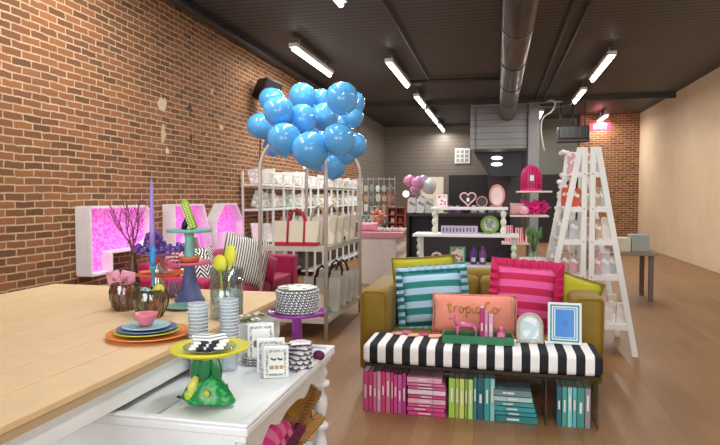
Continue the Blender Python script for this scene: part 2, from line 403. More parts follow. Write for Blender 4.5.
# vent
p = at(462.5, 156, 22)
t = thing('wall_vent', (p.x, 21.98, p.z - .27), 'white square air vent grille on the back wall', 'vent')
B().box(-.27, .27, -.04, 0, 0, .54).build('plate', WHITE, t, bevel=.01)
for a in range(3):
    for b in range(3): B().box(-.22 + a * .155, -.1 + a * .155, -.05, -.035, .05 + b * .155, .17 + b * .155).build('louvre', mat('#9A9C98', .5), t)
# wall speaker
t = thing('wall_speaker', (-3.88, 9.75, 3.3), 'black loudspeaker tilted on a bracket high on the brick wall', 'speaker', ry=R(12), rx=R(-16), rz=R(-40))
B().prism([(-.13, -.16), (.19, -.2), (.19, .22), (-.13, .16)], -.17, .17, 'y').build('cabinet', mat('#101012', .45), t, bevel=.015)
B().box(.19, .2, -.15, .15, -.17, .19).build('grille', mat('#1E1E20', .7), t)
B().tube([(-.13, 0, 0), (-.22, 0, .02)], .025).box(-.26, -.2, -.06, .06, -.1, .12).build('bracket', BLACK, t)
conduit([(-3.98, 9.95, 3.0), (-4.05, 9.9, 2.5), (-4.06, 9.85, 1.8)], .012, 'black wire running down the brick wall from the loudspeaker', 'speaker_wire', BLACK)

# wall lamp seen under the balloons
p = at(303, 164, 12.5)
t = thing('globe_lamp', p, 'small glowing white globe lamp below the blue balloons', 'lamp')
B().ball((0, 0, 0), .1, 8).build('globe', mat('#FFF6E0', .5, emit=5), t, smooth=True)
B().tube([(0, 0, .1), (0, 0, CEIL - p.z)], .008, 6).build('cord', WHITE, t)

# ------------------------------------------------------------------ marquee letters on the brick wall
def letter(Y0, Y1, z0, z1, outer, hole, label):
    t = thing('marquee_letter', (XL + .006, Y0, z0), label, 'sign letter', 'pink lit marquee letters')
    w, h = Y1 - Y0, z1 - z0
    op = [(a * w, b * h) for a, b in outer]
    cx = sum(a for a, b in op) / len(op); cz = sum(b for a, b in op) / len(op)
    B().prism(op, .0, .03, 'x').build('back_panel', WHITE, t)
    hp = [(a * w, b * h) for a, b in hole] if hole else None
    # rim walls
    rim = B()
    def ring(pp):
        n = len(pp)
        for i in range(n):
            (a, b), (c, d) = pp[i], pp[(i + 1) % n]; L = math.hypot(c - a, d - b)
            if L < 1e-4: continue
            nx, nz = -(d - b) / L * .012, (c - a) / L * .012
            rim.prism([(a - nx, b - nz), (c - nx, d - nz), (c + nx, d + nz), (a + nx, b + nz)], .0, .17, 'x')
    ring(op)
    rim.build('rim', mat('#E6E2E4', .5), t)
    B().prism([(cx + (a - cx) * .97, cz + (b - cz) * .97) for a, b in op], .03, .05, 'x').build('lit_face', speckle('#E463CF', '#F08FE0', 40, .6, .5, .42), t)
    return t
# polygons run (along the wall, up)
letter(5.2, 6.3, .72, 1.4, [(0, 0), (.3, 0), (.3, .3), (.85, .3), (1, .45), (1, .88), (.88, 1), (0, 1)], None, 'pink lit white-rimmed marquee letter behind the twigs and purple candle')
letter(6.8, 7.85, .72, 1.4, [(0, 0), (.26, 0), (.36, .38), (.55, .38), (.66, 0), (1, 0), (.72, 1), (0, 1)], None, 'pink lit marquee letter with flat top, behind the teal cake stand')
letter(7.93, 8.85, .72, 1.4, [(0, 0), (.26, 0), (.3, .35), (.66, .35), (.72, 0), (1, 0), (1, .62), (.74, 1), (.3, 1), (0, .62)], None, 'pink lit marquee letter A with chamfered corners, nearest the white shelving')
pl = area('marquee_glow', (XL + .3, 7.4, 1.1), (0, R(90), 0), .6, 4.0, 2.5, (1, .4, .88))

# ------------------------------------------------------------------ sofas
def sofa(loc, rz, w, d, ha, hs, hb, aw, m, mleg, label, name='sofa', n=2):
    t = thing(name, loc, label, 'sofa', rz=rz)
    B().box(-w / 2 + aw, w / 2 - aw, -d / 2 + .04, d / 2 - .02, .14, hs - .16).build('frame', m, t, bevel=.02)
    for s in (-1, 1):
        x0, x1 = (-w / 2, -w / 2 + aw) if s < 0 else (w / 2 - aw, w / 2)
        a = B().box(x0, x1, -d / 2, d / 2, .13, ha).build('arm', m, t, bevel=.05, seg=4)
        pts = [(x0 + .015, -d / 2 - .003, .16), (x0 + .015, -d / 2 - .003, ha - .05), (x0 + .05, -d / 2 - .003, ha - .015), (x1 - .05, -d / 2 - .003, ha - .015), (x1 - .015, -d / 2 - .003, ha - .05), (x1 - .015, -d / 2 - .003, .16)]
        B().tube(pts, .006, 6).build('piping', m, a)
    B().box(-w / 2 + aw, w / 2 - aw, d / 2 - .2, d / 2, .14, hb).build('backrest', m, t, bevel=.05, seg=4)
    cw = (w - 2 * aw) / n
    for k in range(n):
        x = -w / 2 + aw + k * cw
        B().box(x + .006, x + cw - .006, -d / 2 + .01, d / 2 - .2, hs - .16, hs).build('seat_cushion', m, t, bevel=.04, seg=4)
        B().box(x + .006, x + cw - .006, d / 2 - .36, d / 2 - .19, hs, hb - .04).build('back_cushion', m, t, bevel=.05, seg=4)
    for sx in (-1, 1):
        for sy in (-1, 1):
            B().lathe([(.018, 0), (.028, .13)], (sx * (w / 2 - .09), sy * (d / 2 - .09), 0), 12).build('leg', mleg, t)
    return t
VEL = mat('#886C06', .6, var=.2, scale=6, sheen=.12)
sofa((-.14, 5.03, 0), 0, 1.82, .92, .78, .45, .87, .23, VEL, mat('#3A2A1A', .5), 'mustard green velvet sofa behind the striped bench')
PKV = mat('#A8104E', .65, var=.15, scale=6, sheen=.05)
sofa((-3.35, 7.0, 0), R(90), 2.9, .95, .66, .42, .78, .24, PKV, mat('#3A2A1A', .5), 'magenta velvet sofa against the brick wall', n=3)

# ------------------------------------------------------------------ cushions
def pillow(name, loc, rot, w, h, th, m, label, ruff=None, group='scatter cushions on the mustard sofa', rd=.05, piping=None, waves=30):
    t = thing(name, loc, label, 'cushion', group, rz=rot[2], rx=rot[0], ry=rot[1])
    B().pad(w, h, th).build('cover', m, t, smooth=True)
    if ruff: B().ruffle(w, h, rd, .02, waves).build('ruffle', ruff, t, smooth=True)
    if piping:
        B().tube([(-w / 2, 0, 0), (0, 0, h * .02), (w / 2, 0, 0), (w / 2 - .01, 0, h / 2), (w / 2, 0, h), (0, 0, h * .98), (-w / 2, 0, h), (-w / 2 + .01, 0, h / 2)], .008, 6, closed=True).build('piping', piping, t, smooth=True)
    return t
LIME = mat('#ADA811', .75, var=.12, sheen=.1)
MUS = mat('#8A7414', .6, var=.1)
pillow('lime_cushion', (-.56, 5.0, .47), (R(-14), R(-4), R(8)), .54, .54, .14, LIME, 'lime green cushion with contrast piping behind the teal striped one', None, piping=MUS)
pillow('striped_cushion', (-.475, 4.78, .475), (R(-14), R(-5), R(5)), .49, .44, .22, stripes('#1F7F78', '#A9CBE3', 2, .105, .5, .15), 'teal and pale blue striped cushion with a ruffled edge', stripes('#1F6F70', '#A9CBE3', 2, .06, .5), rd=.045)
pillow('lime_cushion', (.46, 4.93, .455), (R(-14), R(16), R(-18)), .46, .46, .14, LIME, 'lime green cushion leaning right of the pink striped one, by the sofa arm', None, piping=MUS)
pillow('lime_cushion', (.13, 5.03, .52), (R(-8), R(40), R(0)), .40, .42, .08, LIME, 'lime green cushion whose tip peeks over the pink striped one', None, piping=MUS)
pillow('striped_cushion', (.205, 4.80, .475), (R(-13), R(3), R(-4)), .45, .49, .22, stripes('#C01850', '#E45BA0', 2, .11, .5, .62), 'raspberry and pink striped cushion with a ruffled edge', mat('#C8185A', .7), rd=.055)
t = pillow('lumbar_cushion', (-.16, 4.60, .455), (R(-20), R(0), R(2)), .64, .31, .17, mat('#E8917C', .75, var=.06, sheen=.3), 'coral pink oblong cushion with gold script embroidery', None, piping=mat('#D97F6E', .7))
# gold handwriting in stitched loops
def script(parent, ops, m, sc, ox, oz, y):
    b = B()
    for st in ops: b.tube([(ox + a * sc, y(ox + a * sc, oz + c * sc), oz + c * sc) for a, c in st], .0042, 5)
    return b.build('embroidery', m, parent, smooth=True)
def arc(cx, cz, rx, rz, a0, a1, n=10): return [(cx + rx * math.cos(R(a0 + (a1 - a0) * k / n)), cz + rz * math.sin(R(a0 + (a1 - a0) * k / n))) for k in range(n + 1)]
ops = [[(0, 1.8), (-.1, .6), (.15, 0), (.5, .2)], [(-.4, 1.2), (.45, 1.35)],            # t
       [(.8, 1), (.85, .1)], [(.85, .6), (1.1, 1), (1.4, .9)],                               # r
       arc(1.95, .5, .35, .5, 0, 360), [(2.3, .5), (2.7, .8)],                              # o
       [(2.8, 1), (2.8, -.8)], arc(3.1, .5, .32, .5, 150, -150),                             # p
       [(3.75, .9), (3.75, .1), (4.0, .1)], [(3.78, 1.35), (3.8, 1.4)],                     # i
       arc(4.55, .5, .35, .5, 50, 320), arc(6.2, .9, .5, .9, 60, 330), arc(7.3, .5, .38, .5, 0, 360), [(7.7, .5), (8.1, .9)]]
def cy(x, z):
    u, q = x / .32, (z - .155) / .155
    return -(.085 * (max(0, (1 - u * u) * (1 - q * q))) ** .44 + .004) * (1 + .05 * abs(math.sin(5 * u + 3 * q)))
script(t, ops, mat('#B08A2E', .5, .3), .047, -.19, .155, cy)

# cushions on the magenta sofa
ZZ = zigzag('#F2F2EE', '#17171A', 0, 2, .05, 1.0, .2)
pillow('zigzag_cushion', (-3.15, 5.95, .43), (R(-12), 0, R(70)), .46, .44, .14, ZZ, 'black and white zigzag cushion on the magenta sofa, behind the blue cake stand', group='cushions on the magenta sofa')
pillow('zigzag_cushion', (-3.3, 6.35, .43), (R(-12), 0, R(75)), .5, .5, .14, zigzag('#F2F2EE', '#17171A', 0, 2, .05, 1.0, .3), 'black and white chevron cushion in the middle of the magenta sofa', group='cushions on the magenta sofa')
pillow('striped_cushion', (-3.02, 6.72, .44), (R(-8), R(14), R(40)), .60, .60, .15, stripes('#E4E4DC', '#4A4F4C', 0, .03, .55), 'finely striped grey and white cushion leaning at the far end of the magenta sofa', group='cushions on the magenta sofa')
pillow('magenta_cushion', (-2.95, 7.22, .43), (R(-14), R(25), R(60)), .42, .38, .14, PKV, 'plain magenta cushion by the far arm of the magenta sofa', group='cushions on the magenta sofa')

# ------------------------------------------------------------------ striped bench
t = thing('striped_bench', (-.115, 4.24, 0), 'long bench with a black and white striped padded seat on clear acrylic panels', 'bench')
B().box(-.79, .79, -.2, .2, .345, .482).build('seat_pad', stripes('#14161C', '#F1F2F4', 0, .1135, .5, .52), t, bevel=.035, seg=5)
B().box(-.775, .775, -.19, .19, .325, .345).build('seat_board', mat('#241C18', .6), t)
for x in (-.775, -.30, .19, .44, .765): B().box(x - .005, x + .005, -.185, .185, 0, .325).build('acrylic_panel', clear('#EEF6F8', .07), t)
# books
def book(x, y, w, h, d, cover, label, flat=False, group='', z=0, rz=0, titlem=None):
    """upright: w spine thickness on x, h tall, d deep. flat: w wide, h thick"""
    t = thing('book', (x, y, z), label, 'book', group, rz=rz)
    m = mat(cover, .45, var=.08)
    pages = mat('#C9C4BC', .8)
    tm = titlem or mat('#E9E3DC', .5)
    if not flat:
        B().box(-w / 2, w / 2, 0, .004, 0, h).box(-w / 2, -w / 2 + .002, 0, d, 0, h).box(w / 2 - .002, w / 2, 0, d, 0, h).build('cover', m, t)
        B().box(-w / 2 + .002, w / 2 - .002, .004, d - .004, .004, h - .006).build('pages', pages, t)
        z0 = random.uniform(.3, .45) * h
        B().box(-w * .16, w * .16, -.001, .0, z0, z0 + h * random.uniform(.2, .4)).build('spine_title', tm, t)
    else:
        B().box(-w / 2, w / 2, 0, .004, 0, h).box(-w / 2, w / 2, 0, d, 0, .002).box(-w / 2, w / 2, 0, d, h - .002, h).build('cover', m, t)
        B().box(-w / 2 + .004, w / 2 - .004, .004, d - .004, .002, h - .002).build('pages', pages, t)
        x0 = random.uniform(-.3, -.1) * w
        B().box(x0, x0 + w * random.uniform(.25, .4), -.001, .0, h * .36, h * .64).build('spine_title', tm, t)
    return t
BY = 4.07
def xat(px): return at(px, 400, BY).x
ORD = ['first', 'second', 'third', 'fourth', 'fifth', 'sixth', 'seventh', 'eighth', 'ninth', 'tenth']
cn = ['hot pink', 'magenta', 'dusty pink', 'pale pink', 'hot pink', 'rose', 'hot pink', 'bright pink', 'orchid', 'magenta']
cc = ['#D8508F', '#C93A7C', '#C9729A', '#E3A2C0', '#D0457F', '#D66A97', '#CC3F86', '#DB4C95', '#C760AC', '#C23B86']
ed = [362.8, 368, 372.9, 377, 381, 385.4, 390.6, 393.5, 397.5, 401.9, 406.2]
for k in range(10):
    a, b = xat(ed[k]), xat(ed[k + 1])
    book((a + b) / 2, BY, b - a - .001, .285 - .01 * (k > 6) + random.uniform(-.006, .006), .2, cc[k], '%s upright book, %s from the left end under the bench' % (cn[k], ORD[k]), group='pink books standing under the bench')
hh = [(376.7, 383, '#E8A8C6', 'pale pink'), (383, 386.5, '#DB76A8', 'pink'), (386.5, 390, '#CF5E97', 'deep pink'), (390, 395.5, '#F0D5E6', 'near-white pink'), (395.5, 399.5, '#C9468A', 'magenta'), (399.5, 405.3, '#E9AECB', 'soft pink'), (405.3, 408.8, '#D65E9B', 'pink'), (408.8, 413.2, '#DC4E93', 'hot pink'), (413.2, 418, '#D1458C', 'hot pink')]
z = 0; hs = .268 / sum(b - a for a, b, *_ in hh)
for k, (a, b, c, nm) in enumerate(hh[::-1]):
    h = (b - a) * hs
    book(xat(426.5) + random.uniform(-.006, .006) - (.01 if k == 8 else 0), BY - .012, xat(445) - xat(407.5) - (.02 if k == 8 else 0), h - .0008, .19, c, '%s book lying flat, %s from the bottom of the pink stack' % (nm, ORD[k]), True, 'pink books stacked flat under the bench', z)
    z += h
gs = [(448.5, 455, '#9FD24E', 'bright green'), (455, 459.2, '#A9B85C', 'olive green'), (459.2, 464.4, '#C8DC74', 'lime'), (464.4, 468, '#8EA653', 'moss green'), (468, 473, '#B6E27E', 'pale green')]
for k, (a, b, c, nm) in enumerate(gs):
    book((xat(a) + xat(b)) / 2, BY, xat(b) - xat(a) - .001, .27, .2, c, '%s upright book, %s of the five green ones' % (nm, ORD[k]), group='green books standing under the bench')
ts = [(473, 477, '#3E7F80', 'grey teal'), (477, 484, '#1F5D72', 'dark teal with white lettering'), (484, 490, '#3E9C94', 'sea green'), (490, 495, '#8CC7CC', 'pale aqua')]
for k, (a, b, c, nm) in enumerate(ts):
    book((xat(a) + xat(b)) / 2, BY, xat(b) - xat(a) - .001, .285, .2, c, '%s upright book, %s of four beside the green books' % (nm, ORD[k]), group='teal books standing mid-bench')
hh = [(391.5, 398, '#6F8C92', 'grey blue'), (398, 403, '#A5CDD2', 'pale blue'), (403, 407.5, '#4F8F8C', 'green teal'), (407.5, 412.5, '#2F9DA8', 'turquoise'), (412.5, 416.5, '#3A8E98', 'teal'), (416.5, 423.5, '#2C7E80', 'deep teal')]
z = 0; hs = .222 / sum(b - a for a, b, *_ in hh)
for k, (a, b, c, nm) in enumerate(hh[::-1]):
    h = (b - a) * hs
    book(xat(516.5 - k * .9), BY - .012, xat(538 - k * .9) - xat(496 - k * .0), h - .0008, .18, c, '%s book lying flat, %s from the bottom of the teal stack' % (nm, ORD[k]), True, 'teal books stacked flat under the bench', z)
    z += h
rs = [(556.5, 562, '#2C6377', 'dark blue'), (562, 567.5, '#4A9C90', 'sea green'), (567.5, 572.5, '#8FCBD0', 'pale aqua'), (572.5, 577, '#5FB2BC', 'aqua'), (577, 585, '#3E8F86', 'green'), (585, 591, '#8F8B93', 'grey')]
for k, (a, b, c, nm) in enumerate(rs):
    book((xat(a) + xat(b)) / 2, BY, xat(b) - xat(a) - .001, .262, .19, c, '%s upright book, %s of the six at the right end under the bench' % (nm, ORD[k]), group='blue and green books at the right end')

# ------------------------------------------------------------------ on the bench
SZ = .484
TR = mat('#2F7D55', .4)
t = thing('green_tray', (-.125, 4.27, SZ), 'green rectangular tray on the striped bench', 'tray', rz=R(2))
B().box(-.245, .245, -.085, .085, 0, .01).build('base', TR, t)
B().box(-.245, .245, -.085, -.075, .01, .055).box(-.245, .245, .075, .085, .01, .055).box(-.245, -.235, -.075, .075, .01, .055).box(.235, .245, -.075, .075, .01, .055).build('rim', TR, t)
# small pink dog
t = thing('dog_figurine', (-.21, 4.26, SZ + .0105), 'shiny pink dog figurine standing in the green tray', 'figurine', rz=R(8))
PG = mat('#DB6F9E', .25, var=.06, coat=.4)
b = B().tube([(-.055, 0, .10), (-.02, 0, .108), (.03, 0, .104), (.065, 0, .10)], [.017, .023, .02, .018], 10)
b.tube([(-.055, 0, .108), (-.072, 0, .135), (-.078, 0, .155)], [.015, .011, .01], 8)
b.ball((-.085, 0, .158), .016, 6, (1.25, .9, .9)).tube([(-.09, 0, .155), (-.115, 0, .148)], [.011, .006], 8)
b.tube([(-.078, .008, .168), (-.072, .012, .185)], [.006, .002], 6).tube([(-.078, -.008, .168), (-.072, -.012, .185)], [.006, .002], 6)
for x, k in ((-.052, 0), (.06, 1)):
    for s in (-1, 1):
        if k: b.tube([(x, s * .012, .1), (x + .012, s * .014, .07), (x + .002 + .012, s * .014, .045), (x + .004, s * .014, .0)], [.014, .01, .006, .006], 7)
        else: b.tube([(x, s * .011, .1), (x - .004, s * .012, .05), (x - .006, s * .012, .0)], [.011, .007, .006], 7)
b.build('body', PG, t, smooth=True)
B().tube([(.078, 0, .105), (.098, 0, .125), (.1, 0, .15)], [.006, .004, .002], 6).build('tail', PG, t, smooth=True)
for k, (x, h, w, c, nm) in enumerate([(-.095, .235, .032, '#B8316E', 'dark pink'), (-.066, .212, .026, '#E08AB4', 'mid pink'), (-.034, .185, .032, '#DDA6D0', 'lilac pink')]):
    book(x + .0, 4.235, w, h, .1, c, '%s small book upright in the green tray' % nm, group='books in the green tray', z=SZ + .0105)
t = thing('flamingo_figurine', (.035, 4.25, SZ + .0105), 'small pink sitting figurine right of the books in the green tray', 'figurine')
b = B().ball((0, 0, .04), .032, 8, (1, .9, 1.2)).ball((0, -.005, .095), .02, 8).tube([(0, 0, .06), (0, 0, .09)], [.022, .014], 8)
b.tube([(-.008, 0, .108), (-.012, 0, .132)], [.006, .002], 6).tube([(.008, 0, .108), (.012, 0, .132)], [.006, .002], 6).tube([(-.015, -.02, .06), (-.015, -.028, .0)], .007, 6).tube([(.015, -.02, .06), (.015, -.028, .0)], .007, 6)
b.build('body', PG, t, smooth=True)
# arched ridged frame
t = thing('arched_picture_frame', (.232, 4.31, SZ), 'small arched photo frame with a ridged silver border on the bench', 'picture frame', rx=R(-10), rz=R(2))
def archpts(w, h, n=14): return [(-w / 2, 0), (w / 2, 0)] + [(w / 2 * math.cos(PI * k / n), h - w / 2 + w / 2 * math.sin(PI * k / n)) for k in range(n + 1)]
B().prism(archpts(.17, .205), -.006, .01).build('frame', mat('#B9B8AE', .4, .2), t)
B().prism([(a, b_ + .028) for a, b_ in archpts(.115, .15)], -.009, -.006).build('picture', speckle('#AFC9D6', '#D8E4E6', 22, .5, .2), t)
rg = B(); ap = archpts(.17, .205, 22)
for i in range(1, len(ap)): rg.tube([(ap[i][0] * .82, -.01, ap[i][1] * .9 + .012), (ap[i][0] * 1.06, -.006, ap[i][1] * 1.02)], .0065, 6)
for k in range(9):
    for s in (-1, 1): rg.tube([(s * .07, -.01, .008 + k * .014), (s * .092, -.006, .006 + k * .014)], .006, 6)
for k in range(9): rg.tube([(-.07 + k * .0175, -.01, .024), (-.07 + k * .0175, -.006, .0)], .006, 6)
rg.build('ridges', mat('#C9C7BC', .4, .2), t, smooth=True)
B().prism([(.0, 0), (.09, 0), (.0, .15)], -.02, .02, 'x').build('stand', WHITE, t)
t = thing('photo_frame', (.465, 4.33, SZ), 'rectangular photo frame with white and blue lined border and blue picture', 'picture frame', rx=R(-11), rz=R(-3))
B().box(-.112, .112, -.008, .01, 0, .285).build('frame', mat('#DCEBEE', .35), t, bevel=.004)
for g, w in ((.016, .010), (.036, .006)):
    b = B(); x1, z0, z1 = .112 - g, g, .285 - g
    b.box(-x1, x1, -.0095, -.008, z0, z0 + w).box(-x1, x1, -.0095, -.008, z1 - w, z1).box(-x1, -x1 + w, -.0095, -.008, z0, z1).box(x1 - w, x1, -.0095, -.008, z0, z1)
    b.build('border_line', mat('#2F7FA0', .4), t)
B().box(-.062, .062, -.0102, -.008, .048, .237).build('picture', mat('#1F7FD6', .25, var=.05), t)
B().tube([(-.006, -.0108, .125), (-.01, -.0108, .16), (.012, -.0108, .165), (.014, -.0108, .125), (.004, -.0108, .135)], .0012, 4).build('drawing', mat('#123A70', .5), t)
B().prism([(.01, 0), (.12, 0), (.01, .2)], -.02, .02, 'x').build('stand', WHITE, t)
# paper hearts / coasters on the bench, left
for k, (px, py, c, nm, r) in enumerate([(399, 333, '#D8A0A0', 'dusty rose', .05), (413, 336, '#EBB48E', 'peach', .048), (409, 331, '#C9678F', 'rose', .045), (427, 330, '#C23E7E', 'magenta', .05), (435, 337, '#F0B090', 'light peach', .055), (447, 334, '#E9A98F', 'salmon', .035)]):
    q = on(px, py, SZ)
    q.y = min(q.y, 4.395); b = B()
    wob = [0, 0]
    n = 28; pl_ = [(r * math.cos(2 * PI * i / n) * (1 + .12 * math.cos(8 * PI * i / n * 1)), r * .8 * math.sin(2 * PI * i / n) * (1 + .12 * math.cos(8 * PI * i / n))) for i in range(n)]
    tag(b.prism(pl_, 0, .005, 'z').build('flower_coaster', mat(c, .7), loc=(q.x, q.y, SZ + .001 + .0055 * (k % 3)), rot=(0, 0, k)), '%s scalloped coaster lying at the left of the striped bench' % nm, 'coaster', 'coasters on the bench')

# ------------------------------------------------------------------ white table (front)
TZ = .75
t = thing('white_table', (-1.35, 2.36, 0), 'white painted table with lipped top, scalloped apron and turned legs', 'table')
X0, X1, Y0, Y1 = -.6, .555, -.545, .555
B().box(X0, X1, Y0, Y1, TZ - .045, TZ - .012).build('top', WHITEW, t, bevel=.008)
lip = B().box(X0, X1, Y0, Y0 + .035, TZ - .013, TZ).box(X0, X1, Y1 - .035, Y1, TZ - .013, TZ).box(X1 - .035, X1, Y0 + .035, Y1 - .035, TZ - .013, TZ).box(X0, X0 + .035, Y0 + .035, Y1 - .035, TZ - .013, TZ)
lip.build('lip', WHITEW, t, bevel=.006)
B().box(.19, .197, Y0 + .035, Y1 - .035, TZ - .012, TZ - .0095).build('top_seam', mat('#AEB4B8', .5), t)
ap = B()
def scal(L, n=70):
    pts = [(0, TZ - .045), (L, TZ - .045)]
    for k in range(n + 1):
        f = 1 - k / n; e = min(f, 1 - f)
        zz = TZ - .045 - (.075 + .05 / (1 + math.exp((e - .16) * 45)) + .022 * math.exp(-((e - .34) / .06) ** 2) - .012 * math.exp(-((e - .24) / .03) ** 2))
        pts.append((f * L, zz))
    return pts
LX, LY = X1 - X0 - .12, Y1 - Y0 - .12
for s in (X1 - .055, X0 + .035): ap.prism([(Y0 + .06 + a, z) for a, z in scal(LY)], s, s + .02, 'x')
for s in (Y0 + .035, Y1 - .055): ap.prism([(X0 + .06, TZ - .045), (X0 + .06 + LX, TZ - .045), (X0 + .06 + LX, TZ - .2), (X0 + .06, TZ - .2)], s, s + .02, 'y')
ap.build('apron', WHITEW, t)
LEGP = [(.018, 0), (.028, .03), (.02, .06), (.026, .12), (.038, .22), (.026, .30), (.02, .33), (.04, .345), (.04, .362), (.02, .38), (.026, .41), (.036, .46), (.032, .50), (.018, .545), (.046, .558), (.046, .578), (.02, .592), (.036, .62), (.034, .635), (.022, .668), (.03, .68)]
for sx in (X0 + .07, X1 - .06):
    for sy in (Y0 + .07, Y1 - .06):
        g = B().lathe(LEGP, (sx, sy, 0), 20).build('leg', WHITEW, t, smooth=True)
        B().box(sx - .042, sx + .042, sy - .042, sy + .042, .675, TZ - .045).build('leg_block', WHITEW, g, bevel=.004)
B().box(X0 + .06, X1 - .10, Y0 + .06, Y1 - .05, .24, .26).build('lower_shelf', WHITEW, t)
# cushions below
FR = mat('#A0743A', .8, var=.25, scale=30)
GOLD = mat('#9C6B14', .65, var=.2, sheen=.1)
def floorcush(px, py, Y, rx, ry, rz, w, h, m, rf, label):
    t = thing('floor_cushion', (px, py, Y), label, 'cushion', 'cushions under the white table', rz=rz, rx=rx, ry=ry)
    B().pad(w, h, .22).build('cover', m, t, smooth=True)
    if rf: B().ruffle(w, h, .03, .012, 60).build('fringe', rf, t, smooth=True)
floorcush(-1.11, 2.60, .44, R(-70), 0, R(-4), .44, .32, GOLD, FR, 'mustard gold fringed cushion lower in the pile under the white table')
floorcush(-1.10, 2.42, .40, R(-84), R(4), R(-6), .44, .36, GOLD, FR, 'mustard gold fringed cushion on top of the pile, near the table leg')
def check(a, b, c):
    m, t_, p_ = nt('checked_cloth'); s = sep(t_, coords(t_))
    f1 = mathn(t_, 'GREATER_THAN', mathn(t_, 'FRACT', mathn(t_, 'ADD', mathn(t_, 'DIVIDE', s[0], .1), 50)), .5)
    f2 = mathn(t_, 'GREATER_THAN', mathn(t_, 'FRACT', mathn(t_, 'ADD', mathn(t_, 'DIVIDE', s[2], .1), 50)), .5)
    k = mixc(t_, f1, lin(a), lin(b)); k2 = mixc(t_, f1, lin(b), lin(c)); t_.links.new(mixc(t_, f2, k, k2), p_.inputs['Base Color']); p_.inputs['Roughness'].default_value = .8; return m
floorcush(-1.00, 2.18, .465, R(-88), 0, R(4), .34, .30, check('#E23A8C', '#F07DB2', '#A81860'), mat('#5E1238', .8), 'pink checked cushion at the front of the pile under the table')

# ------------------------------------------------------------------ wooden table
t = thing('wooden_table', (-1.95, 2.3, 0), 'pale plank-topped table with a white apron, left of the white table', 'table')
PX0, PX1, PY0, PY1 = -1.05, .69, -1.1, 1.28
nb = 9; bw = (PX1 - PX0) / nb
PINE = mat('#DDBE93', .55, var=.1, scale=9)
for k in range(nb): B().box(PX0 + k * bw + .002, PX0 + (k + 1) * bw - .002, PY0, PY1, .875, .9).build('top_board', PINE, t, bevel=.004)
B().box(PX0 + .005, PX1 - .005, PY0 + .005, PY1 - .005, .85, .875).build('top_edge', mat('#B99E7C', .6), t)
B().box(PX0 + .02, PX1 - .02, PY0 + .02, PY0 + .045, .765, .85).box(PX0 + .02, PX1 - .02, PY1 - .045, PY1 - .02, .765, .85).box(PX0 + .02, PX0 + .045, PY0 + .045, PY1 - .045, .765, .85).box(PX1 - .045, PX1 - .02, PY0 + .045, PY1 - .045, .765, .85).build('apron', WHITEW, t, bevel=.004)
for sx in (PX0 + .08, PX1 - .09):
    for sy in (PY0 + .09, PY1 - .12):
        B().lathe([(.03, 0), (.045, .3), (.035, .6), (.05, .66), (.05, .85)], (sx, sy, 0), 16).build('leg', WHITEW, t, smooth=True)

# ------------------------------------------------------------------ tableware
PLATEP = lambda r, h=.018: [(r * .55, 0), (r * .62, .003), (r * .68, .004), (r, h), (r, h + .004), (r * .97, h + .004), (r * .68, .009), (.001, .008)]
def plate(name, loc, r, m, label, group=None, h=.018, rx=0):
    return tag(B().lathe(PLATEP(r, h), (0, 0, 0), 40).build(name, m, loc=loc, smooth=True, rot=(rx, 0, 0)), label, 'plate', group)
def cakestand(loc, r, h, mtop, mfoot, label, foot=None, name='cake_stand'):
    t = thing(name, loc, label, 'cake stand', 'cake stands')
    B().lathe([(r * .25, h - .022), (r * .9, h - .018), (r, h - .012), (r, h), (r * .96, h), (r * .93, h - .008), (.001, h - .008)], (0, 0, 0), 44).build('plate', mtop, t, smooth=True)
    if foot is None:
        fr = r * .5
        B().lathe([(fr, 0), (fr, .008), (fr * .7, .02), (fr * .38, h * .3), (fr * .26, h * .55), (fr * .3, h * .8), (fr * .45, h - .02)], (0, 0, 0), 28).build('pedestal', mfoot, t, smooth=True)
    return t
# orange platter with its plates and bowl
WZ = .901
pc = on(150, 332, .92)
ORG = mat('#EE8A1E', .3, coat=.4)
plate('orange_platter', (pc.x, pc.y, WZ), .178, ORG, 'large orange platter at the bottom of the nested plates', 'nested plates')
plate('green_plate', (pc.x - .012, pc.y, WZ + .014), .138, mat('#B9C23A', .3, coat=.3), 'lime green plate showing as a rim on the orange platter', 'nested plates', .014)
plate('blue_plate', (pc.x - .012, pc.y, WZ + .0255), .125, mat('#5B6FA8', .3, coat=.3), 'periwinkle blue plate nested on the lime green one', 'nested plates', .012)
plate('aqua_plate', (pc.x - .018, pc.y, WZ + .0365), .100, mat('#9CC9CF', .3, coat=.3), 'pale aqua plate, top of the nested plates', 'nested plates', .010)
tag(B().lathe([(.02, 0), (.026, .004), (.048, .045), (.05, .055), (.046, .055), (.028, .01), (.001, .008)], n=28).build('pink_bowl', mat('#D9768A', .35), loc=(pc.x - .018, pc.y, WZ + .0467), smooth=True), 'small rose pink bowl on the nested plates', 'bowl')

